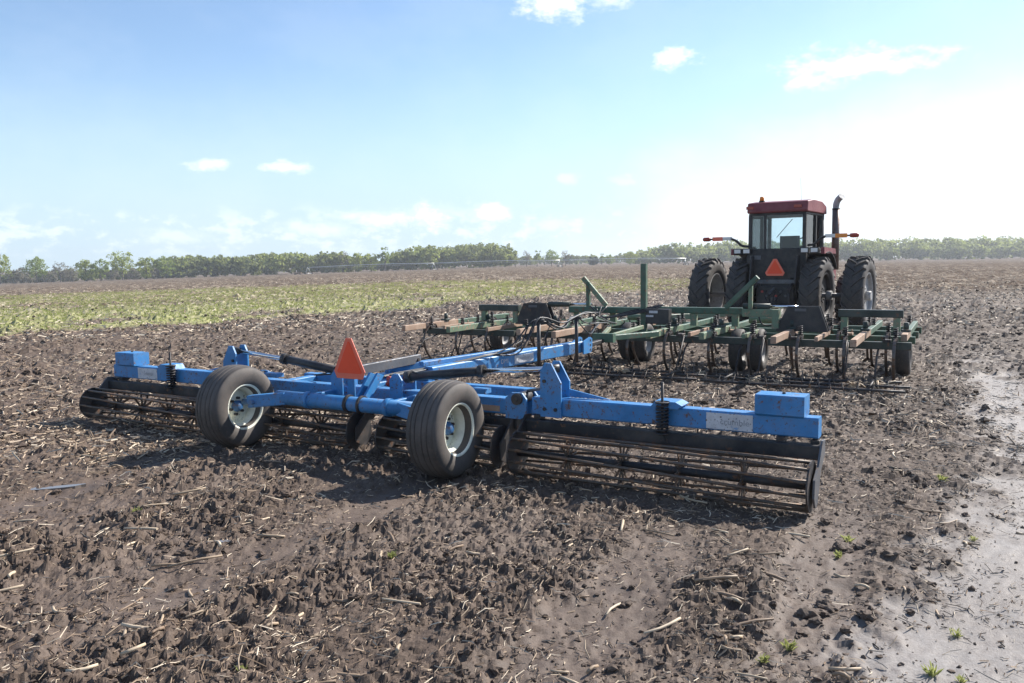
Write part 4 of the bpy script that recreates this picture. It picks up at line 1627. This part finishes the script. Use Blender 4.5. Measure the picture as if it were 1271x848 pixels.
    me_r = rim.mesh('rim', 'silver')
    for (u, v) in ((-3.30, 1.15), (-.55, .80), (-.28, .80), (1.45, .25), (1.75, .25), (3.74, .62)):
        z = gz(*xy_of(-4.5 + u, 12.5 + v)) + .315
        w = put('gauge_wheel', me_t, root, (u, v, z))
        put('rim', me_r, w)
        MB().beam((u - .14, v, z), (u - .14, v + .3, Z + .0), .03, .06, .004).tube([(u - .15, v, z), (u + .02, v, z)], .025, 10).build('wheel_leg', 'dark_green', root)
    # spike harrow dragged behind, in two halves
    tine = MB().tube([(0, 0, .02), (0, .03, .14), (0, -.01, .02), (0, -.02, -.06), (0, -.05, -.12)], [.008, .008, .009, .009, .005], 5).mesh('harrow_tine', 'soil_steel')
    for (a, b) in ((-1.15, 1.25), (1.35, 3.85)):
        for k, v in enumerate((-1.62, -1.25, -.9)):
            z = .06
            hb = MB().tube(catmull([(a + rnd.uniform(-.1, .1), v + rnd.uniform(-.05, .05), z + rnd.uniform(-.01, .03)), ((a + b) / 2, v + rnd.uniform(-.04, .04), z), (b + rnd.uniform(-.1, .1), v + rnd.uniform(-.05, .05), z + rnd.uniform(-.01, .03))], 4), .018, 7).build('harrow_bar', 'dark_steel', root)
            uu = a + .1 + .06 * k
            while uu < b:
                put('harrow_tine', tine, hb, (uu, v, z), (rnd.gauss(0, .25), rnd.gauss(0, .15), rnd.gauss(0, .5)), (1, 1, rnd.uniform(.5, 1.15)))
                uu += rnd.uniform(.1, .24)
        for u in (a + .35, b - .35):
            MB().tube([(u, -1.62, .11), (u, -.9, .11)], .018, 6).build('harrow_link', 'dark_steel', root)
            MB().tube([(u, -1.0, .11), (u, -.75, .4), (u, -.55, Z - .1)], .014, 6).build('harrow_chain', 'dark_steel', root)
    for s in (-3.6, -2.7, -1.8):
        hb = MB().tube([(s - .3, -1.3, .10), (s + .5, -1.3, .10)], .02, 8).build('harrow_bar', 'dark_steel', root)
        for q in range(4):
            put('harrow_tine', tine, hb, (s - .2 + q * .2, -1.3, .10))
        MB().tube([(s, -1.3, .12), (s, -1.0, .4), (s, -.55, Z - .1)], .014, 6).build('harrow_chain', 'dark_steel', root)
    for i in range(14):
        u = -3.6 + i * .55 + rnd.uniform(-.12, .12)
        v = rnd.choice((-.55, .35, 1.25))
        MB().box(u - .05, u + .05, v - .075, v + .075, Z - .004, Z + .03, .004).tube([(u - .03, v - .06, Z + .03), (u - .03, v - .06, Z + .075)], .012, 6).tube([(u + .03, v + .06, Z + .03), (u + .03, v + .06, Z + .075)], .012, 6).build('u_bolt_clamp', 'rust' if i % 3 == 0 else 'dark_steel', root)
    for (u, v0, v1, mm) in ((-3.35, -.75, .2, 'rust'), (-2.4, -.9, .3, 'rust'), (-1.2, -.8, .5, 'light_green'), (.95, -.7, .3, 'rust'), (1.75, -.75, .2, 'light_green'), (2.75, -.85, .3, 'rust')):
        MB().beam((u, v0, Z + .03), (u, v1, Z + .03), .045, .06, .004).build('bar_end', mm, root)
    for u in (-3.0, -1.4, .85, 2.0, 3.1):
        MB().tube([(u, -.9, .16), (u + .02, -.7, Z + .02)], .012, 6).tube([(u + .06, -1.2, .14), (u + .05, -.8, Z)], .010, 6).build('harrow_strut', 'dark_steel', root)
    # hoses
    for k in range(4):
        MB().tube(catmull([(-.9 + .1 * k, -.1, .97), (-.6, -.2 - .05 * k, .80), (-.2 + .1 * k, -.1, .9), (.3, .1, 1.0)], 6), .012, 6).build('hydraulic_hose', 'hose', root)
    MB().tube(catmull([(1.75, .1, .95), (1.85, .05, .72), (2.05, .2, .75), (2.2, .1, .95)], 6), .012, 6).build('hydraulic_hose', 'hose', root)
    return root


build_cultivator()


def build_residue_clumps():
    for i, (u, v, s) in enumerate(((2.05, -1.3, 1.0), (2.35, -1.25, .8), (3.55, -1.2, 1.1), (3.3, -1.5, .7), (.1, -1.25, .9), (.75, -1.6, .8), (-.75, -1.3, .9), (1.2, -1.0, .7))):
        mb = MB()
        for k in range(34):
            a = rnd.uniform(0, 6.3); l = rnd.uniform(.04, .14) * s
            c = Vector((rnd.gauss(0, .045), rnd.gauss(0, .04), abs(rnd.gauss(.03, .035)))) * s
            d = Vector((math.cos(a), math.sin(a), rnd.uniform(-.7, .7))) * l / 2
            mb.tube([c - d, c + Vector((0, 0, .008)), c + d], rnd.uniform(.004, .009), 4)
        x, y = xy_of(-4.5 + u, 12.5 + v)
        o = mb.build('residue_clump', 'stalk', None, (x, y, gz(x, y) + .05))
        tag(o, 'tangled brown clump of corn residue caught in the harrow bars', 'residue clump', 'residue clumps caught in the harrow')


build_residue_clumps()


# ------------------------------------------------------------------ tractor (red)
def lug_tyre(R0, W, n_lug, name):
    mb = MB()
    h = W / 2
    rb = R0 * .58
    Rc = R0 - .045
    prof = [(-h * .80, rb), (-h * .97, rb + (Rc - rb) * .25), (-h, rb + (Rc - rb) * .55), (-h * .95, Rc - .06), (-h * .78, Rc - .015), (-h * .3, Rc),
            (h * .3, Rc), (h * .78, Rc - .015), (h * .95, Rc - .06), (h, rb + (Rc - rb) * .55), (h * .97, rb + (Rc - rb) * .25), (h * .80, rb)]
    mb.lathe(prof, (0, 0, 0), 'x', 56, True)
    for k in range(n_lug):
        for s in (-1, 1):
            a0 = 2 * math.pi * (k + (.5 if s > 0 else 0)) / n_lug
            secs = []
            for (t, rad, thick) in ((-.06, Rc - .01, .045), (.45, Rc - .01, .05), (.85, Rc - .025, .058), (1.0, Rc - .085, .06)):
                secs.append((s * h * t, a0 - s * 0 - max(t, 0) * .30, rad, thick))
            vs = []
            for i, (x, a, rad, th) in enumerate(secs):
                top = (R0 if i < 2 else (R0 - .008 if i == 2 else R0 - .075))
                for (da, rr) in ((-th / 2, rad), (th / 2, rad), (th / 2 * .8, top), (-th / 2 * .8, top)):
                    aa = a + da / R0
                    vs.append((x * (1.015 if i == 3 else 1), math.cos(aa) * rr, math.sin(aa) * rr))
            fs = []
            for i in range(3):
                for q in range(4):
                    fs.append((i * 4 + q, i * 4 + (q + 1) % 4, i * 4 + 4 + (q + 1) % 4, i * 4 + 4 + q))
            fs += [(3, 2, 1, 0), (12, 13, 14, 15)]
            mb.add(vs, fs)
    return mb.mesh(name, 'tractor_tyre')


def rim_mesh(r, W, name='rim'):
    mb = MB()
    h = W / 2 * .84
    mb.lathe([(-h, r), (-h, r * .93), (-h * .8, r * .9), (0, r * .86), (h * .8, r * .9), (h, r * .93), (h, r)], (0, 0, 0), 'x', 44)
    mb.lathe([(h * .62, r * .9), (h * .5, r * .6), (h * .6, r * .42), (h * .6, 0)], (0, 0, 0), 'x', 44)
    mb.lathe([(h * .54, r * .9), (h * .42, r * .6), (h * .52, r * .42), (h * .52, 0)], (0, 0, 0), 'x', 44)
    for k in range(8):
        a = math.pi * 2 * k / 8
        mb.tube([(h * .55, math.cos(a) * r * .3, math.sin(a) * r * .3), (h * .7, math.cos(a) * r * .3, math.sin(a) * r * .3)], .02, 6)
    return mb.mesh(name, 'silver')


TR_U, TR_V = -3.94, 20.6


def build_tractor():
    C = TR_U * UD + TR_V * HD
    root = empty('tractor', (C.x, C.y, -.10), -R(34))
    tag(root, 'red tractor with dual rear tyres, black cab and tall exhaust stack', 'tractor')
    K = 'tractor_black'
    RR = .92
    me_t = lug_tyre(RR, .47, 22, 'rear_wheel')
    me_r = rim_mesh(RR * .585, .47)
    me_rd = me_r.copy(); me_rd.materials[0] = M['tractor_black']
    for u in (-1.80, -.86, .86, 1.80):
        w = put('rear_wheel', me_t, root, (u, 0, RR), (rnd.uniform(0, 6), 0, 0))
        put('rim', me_r if abs(u) > 1 else me_rd, w, (0, 0, 0), (0, 0, math.pi if u < 0 else 0), (1, 1, 1))
    MB().tube([(-1.98, 0, RR), (1.98, 0, RR)], .055, 16).build('axle_bar', 'grey_steel', root)
    MB().tube([(-.62, 0, RR), (.62, 0, RR)], .17, 18).tube([(-.66, 0, RR), (-.6, 0, RR)], .21, 18).tube([(.6, 0, RR), (.66, 0, RR)], .21, 18).build('axle_housing', K, root)
    for u in (-1.14, 1.14, -.62, .62, 2.0, -2.0):
        MB().tube([(u - .06, 0, RR), (u + .06, 0, RR)], .11, 14).build('wheel_hub', 'silver' if abs(u) > 1 else K, root)
    fw = lug_tyre(.66, .40, 18, 'front_wheel')
    fr = rim_mesh(.37, .40)
    for u in (-.95, .95):
        w = put('front_wheel', fw, root, (u, 2.85, .68)); put('rim', fr, w)
    MB().tube([(-.8, 2.85, .66), (.8, 2.85, .66)], .1, 14).box(-.25, .25, 2.65, 3.05, .5, .85).build('front_axle', K, root)
    # body
    MB().box(-.34, .34, -.45, 1.6, .62, 1.35, .03).box(-.27, .27, 1.6, 3.5, .75, 1.2, .03).build('transmission', K, root)
    MB().prism([(1.35, 1.2), (3.85, 1.2), (3.9, 1.55), (3.75, 1.78), (1.35, 2.02)], -.42, .42, 'x').build('hood', 'red', root)
    MB().box(-.36, .36, 3.9, 3.93, 1.22, 1.6, .01).build('grille', K, root)
    # rear three-point frame
    for s in (-1, 1):
        MB().beam((s * .40, -.38, .55), (s * .40, -.42, 1.22), .09, .12, .01).build('lift_upright', 'dark_steel', root)
        MB().beam((s * .40, -.35, 1.22), (s * .45, -.95, 1.05), .06, .08, .008).build('lift_arm', 'dark_steel', root)
        MB().beam((s * .35, -.3, .6), (s * .48, -1.05, .55), .05, .09, .008).build('lower_link', 'dark_steel', root)
        MB().tube([(s * .44, -.9, 1.05), (s * .45, -.85, .57)], .025, 8).build('lift_rod', K, root)
    MB().box(-.45, .45, -.48, -.36, 1.20, 1.30, .01).build('lift_crossbar', 'grey_steel', root)
    rbk = MB().box(-.36, .36, -.52, -.451, .72, 1.15, .02).build('remote_block', K, root)
    for k in range(6):
        MB().tube([(-.28 + .11 * k, -.56, 1.02 - .1 * (k % 2)), (-.28 + .11 * k, -.51, 1.02 - .1 * (k % 2))], .028, 10).build('hose_coupler', 'grey_steel' if k % 3 else 'red_hose', rbk)
    MB().tube([(0, -.53, .85), (0, -.62, .85)], .05, 14).build('drive_shaft', 'grey_steel', root)
    MB().beam((0, -.45, 1.12), (.02, -.95, 1.0), .05, .05, .005).build('top_link', 'grey_steel', root)
    MB().box(-.62, -.36, -.431, -.421, 1.78, 1.88, .002).build('number_plate', 'grey_steel', root)
    for k in range(4):
        MB().tube(catmull([(-.2 + .12 * k, -.5, 1.05 - .08 * (k % 2)), (-.15 + .1 * k, -.75, .9), (.05 + .05 * k, -1.1, .75), (.3, -1.6, .62)], 5), .013, 6).build('hydraulic_hose', 'hose', root)
    MB().box(-.05, .05, -1.0, -.4, .47, .53, .006).build('drawbar_tongue', K, root)
    # fenders: arched plates over the inner tyres
    for s in (-1, 1):
        vs = []; fs = []
        m = 14
        for i in range(m + 1):
            a = R(38 + (104 - 38) * i / m)
            rr = RR + .09
            for (u, dr) in ((s * .56, .0), (s * 1.12, .0), (s * 1.12, .02), (s * .56, .02)):
                vs.append((u, math.cos(a) * (rr + dr), RR + math.sin(a) * (rr + dr)))
        for i in range(m):
            for q in range(4):
                fs.append((i * 4 + q, i * 4 + (q + 1) % 4, i * 4 + 4 + (q + 1) % 4, i * 4 + 4 + q))
        fs += [(3, 2, 1, 0), tuple(m * 4 + k for k in range(4))]
        MB().add(vs, fs).build('fender', K, root)
        # inner skirt
        MB().prism([(-.75, 1.2), (-.6, 1.86), (.6, 1.95), (.9, 1.5), (.9, .9), (-.5, .9)], s * .53 - .015, s * .53 + .015, 'x').build('fender_skirt', K, root)
        # work lamps on the fender tops
        for k, du in enumerate((.68, .90)):
            lb = MB().box(s * du - .095, s * du + .095, -.52, -.38, 1.92, 2.05, .01).build('work_lamp', K, root)
            MB().box(s * du - .075, s * du + .075, -.527, -.521, 1.94, 2.03, .002).build('lens', 'white_lens', lb)
        MB().prism([(-.4, 1.90), (.75, 1.90), (.7, 2.02), (-.4, 2.05)], s * 1.02, s * 1.10, 'x').build('fender_edge', 'red', root)
    # body panel under the rear window
    MB().box(-.70, .70, -.42, -.34, 1.32, 2.04, .02).build('rear_panel', K, root)
    MB().box(-.52, .52, -.34, 1.3, 1.36, 1.5, .02).build('cab_floor', K, root)
    smv_sign(root, (.02, -.56, 1.62), 1.32)
    MB().box(-.03, .07, -.55, -.42, 1.42, 1.50, .004).build('sign_bracket', K, root)
    # cab
    z0, z1 = 2.04, 2.83
    cu, c0, c1 = .675, -.38, 1.22
    MB().box(-cu, cu, c0, c1, z0 - .10, z0, .01).build('cab_sill', K, root)
    MB().box(-cu, cu, c0, c1, z1, z1 + .05, .01).build('cab_header', K, root)
    posts = [(-cu + .04, c0 + .03), (cu - .04, c0 + .03), (-cu + .04, c1 - .03), (cu - .04, c1 - .03), (cu - .035, .55), (-cu + .035, .55)]
    for (u, v) in posts:
        MB().box(u - .042, u + .042, v - .04, v + .04, z0, z1, .006).build('cab_pillar', K, root)
    MB().box(-.31, -.25, c0 + .0, c0 + .06, z0, z1, .005).build('window_post', K, root)
    fr_ = MB()
    def pane(u0, u1, v0, v1):
        mb = MB()
        if u0 == u1:
            mb.box(u0 - .003, u0 + .003, v0, v1, z0 + .002, z1 - .002, .0005)
        else:
            mb.box(u0, u1, v0 - .003, v0 + .003, z0 + .002, z1 - .002, .0005)
        mb.build('window_pane', 'glass', root)
    pane(-cu + .085, -.315, c0 + .03, 0); pane(-.245, cu - .085, c0 + .03, 0)
    pane(-cu + .085, cu - .085, c1 - .03, 0)
    for s in (-1, 1):
        pane(s * (cu - .035), s * (cu - .035), c0 + .075, .505); pane(s * (cu - .035), s * (cu - .035), .595, c1 - .075)
    # roof
    rf = MB()
    rp = [(-.45, 2.885), (-.47, 2.93), (-.42, 3.13), (.1, 3.19), (.9, 3.18), (1.34, 3.08), (1.38, 2.885)]
    rf.prism(rp, -.695, .725, 'x')
    roof = rf.build('roof', 'red', root)
    b = roof.modifiers.new('bevel', 'BEVEL'); b.width = .03; b.segments = 3; b.limit_method = 'ANGLE'
    for u in (-.62, .50):
        MB().box(u - .09, u + .09, -.478, -.455, 2.98, 3.05, .004).build('roof_lamp', 'red_lens', root)
    # beacon
    be = MB().tube([(-.42, -.2, 3.15), (-.42, -.2, 3.19)], .07, 14).build('beacon', K, root)
    MB().lathe([(3.19, .0), (3.19, .055), (3.27, .052), (3.29, .035), (3.295, .0)], (-.42, -.2, 0), 'z', 16).build('beacon_lens', 'amber', be)
    # warning lamp arms
    for s in (-1, 1):
        ar = MB().tube(catmull([(s * .70, -.30, 2.10), (s * .86, -.34, 2.13), (s * .98, -.36, 2.24), (s * 1.12, -.36, 2.30)], 4), .03, 8).build('lamp_arm', K, root)
        MB().box(min(s * 1.10, s * 1.32), max(s * 1.10, s * 1.32), -.385, -.335, 2.265, 2.345, .006).build('reflector', 'white_lens', ar)
        MB().box(min(s * 1.325, s * 1.58), max(s * 1.325, s * 1.58), -.385, -.335, 2.255, 2.35, .006).build('reflector', 'amber' if s > 0 else 'orange_border', ar)
        MB().tube([(s * 1.585, -.36, 2.30), (s * 1.65, -.36, 2.30)], .02, 8).build('lamp_stem', K, ar)
        MB().lathe([(1.64 * s, .0), (1.645 * s, .045), (1.70 * s, .052), (1.80 * s, .05), (1.83 * s, .03), (1.835 * s, 0)], (0, -.36, 2.30), 'x', 14).build('flasher', 'red_lens', ar)
    # exhaust
    ex = MB().tube([(.87, 1.70, 1.5), (.87, 1.70, 3.02)], .09, 18).build('exhaust_stack', 'exhaust', root)
    MB().tube(catmull([(.87, 1.70, 3.0), (.87, 1.70, 3.13), (.92, 1.67, 3.25), (1.02, 1.61, 3.33)], 4), [.078] * 12 + [.09], 16).build('exhaust_tip', 'silver', ex)
    MB().tube([(.87, 1.70, 3.0), (.87, 1.70, 3.04)], .095, 18).build('exhaust_clamp', K, ex)
    MB().tube([(.62, 1.25, 1.55), (.62, 1.25, 2.95)], .07, 14).build('air_intake', K, root)
    # interior
    st = MB().box(-.06, .42, .1, .55, 1.66, 1.78, .03).build('seat', 'seat', root)
    MB().box(-.05, .41, .02, .14, 1.78, 2.34, .04).build('seat_back', 'seat', st)
    wh = MB()
    pts = []
    for k in range(21):
        a = 2 * math.pi * k / 20
        pts.append((.32 + math.cos(a) * .19, .86 + math.sin(a) * .15, 2.20 + math.sin(a) * .12))
    wh.tube(pts, .016, 6, False).tube([(.32, .86, 2.2), (.32, 1.05, 1.6)], .03, 8).build('steering_wheel', 'seat', root)
    MB().box(-.3, .45, 1.02, 1.18, 1.5, 2.12, .03).build('dashboard', 'seat', root)
    MB().tube([(.0, -.385, 2.30), (.36, -.385, 2.72)], .008, 5).build('wiper', K, root)
    MB().tube([(.62, -.39, 2.35), (.62, -.42, 2.40), (.62, -.42, 2.6), (.62, -.39, 2.65)], .01, 6).build('window_handle', K, root)
    # mirror and aerial
    MB().tube([(.3, .6, 3.18), (.28, .58, 3.75)], .004, 5).build('aerial', K, root)
    # cab steps and tank on the right
    MB().box(.45, .78, .7, 1.6, .75, 1.3, .04).build('fuel_tank', K, root)
    MB().box(-.8, -.45, 1.0, 1.5, .6, .66, .01).box(-.8, -.45, 1.0, 1.5, .95, 1.01, .01).build('step', K, root)
    return root


build_tractor()


# ------------------------------------------------------------------ light haze over the field
def build_haze():
    mb = MB()
    x0, x1, y0, y1, z0, z1 = -900, 900, -60, 900, -14, 22
    vs = [(x, y, z) for x in (x0, x1) for y in (y0, y1) for z in (z0, z1)]
    fs = [(0, 1, 3, 2), (4, 6, 7, 5), (0, 4, 5, 1), (2, 3, 7, 6), (0, 2, 6, 4), (1, 5, 7, 3)]
    mb.add(vs, fs)
    m, nt, b = mat('haze_air')
    nt.nodes.remove(b)
    pv = nt.nodes.new('ShaderNodeVolumePrincipled')
    pv.inputs['Color'].default_value = (.9, .94, 1.0, 1)
    pv.inputs['Density'].default_value = HAZE
    pv.inputs['Anisotropy'].default_value = .3
    nt.links.new(pv.outputs[0], nt.nodes['Material Output'].inputs['Volume'])
    o = mb.build('haze', m)
    tag(o, 'thin bright haze in the air over the field', None, None, 'stuff')


HAZE = .00036
build_haze()
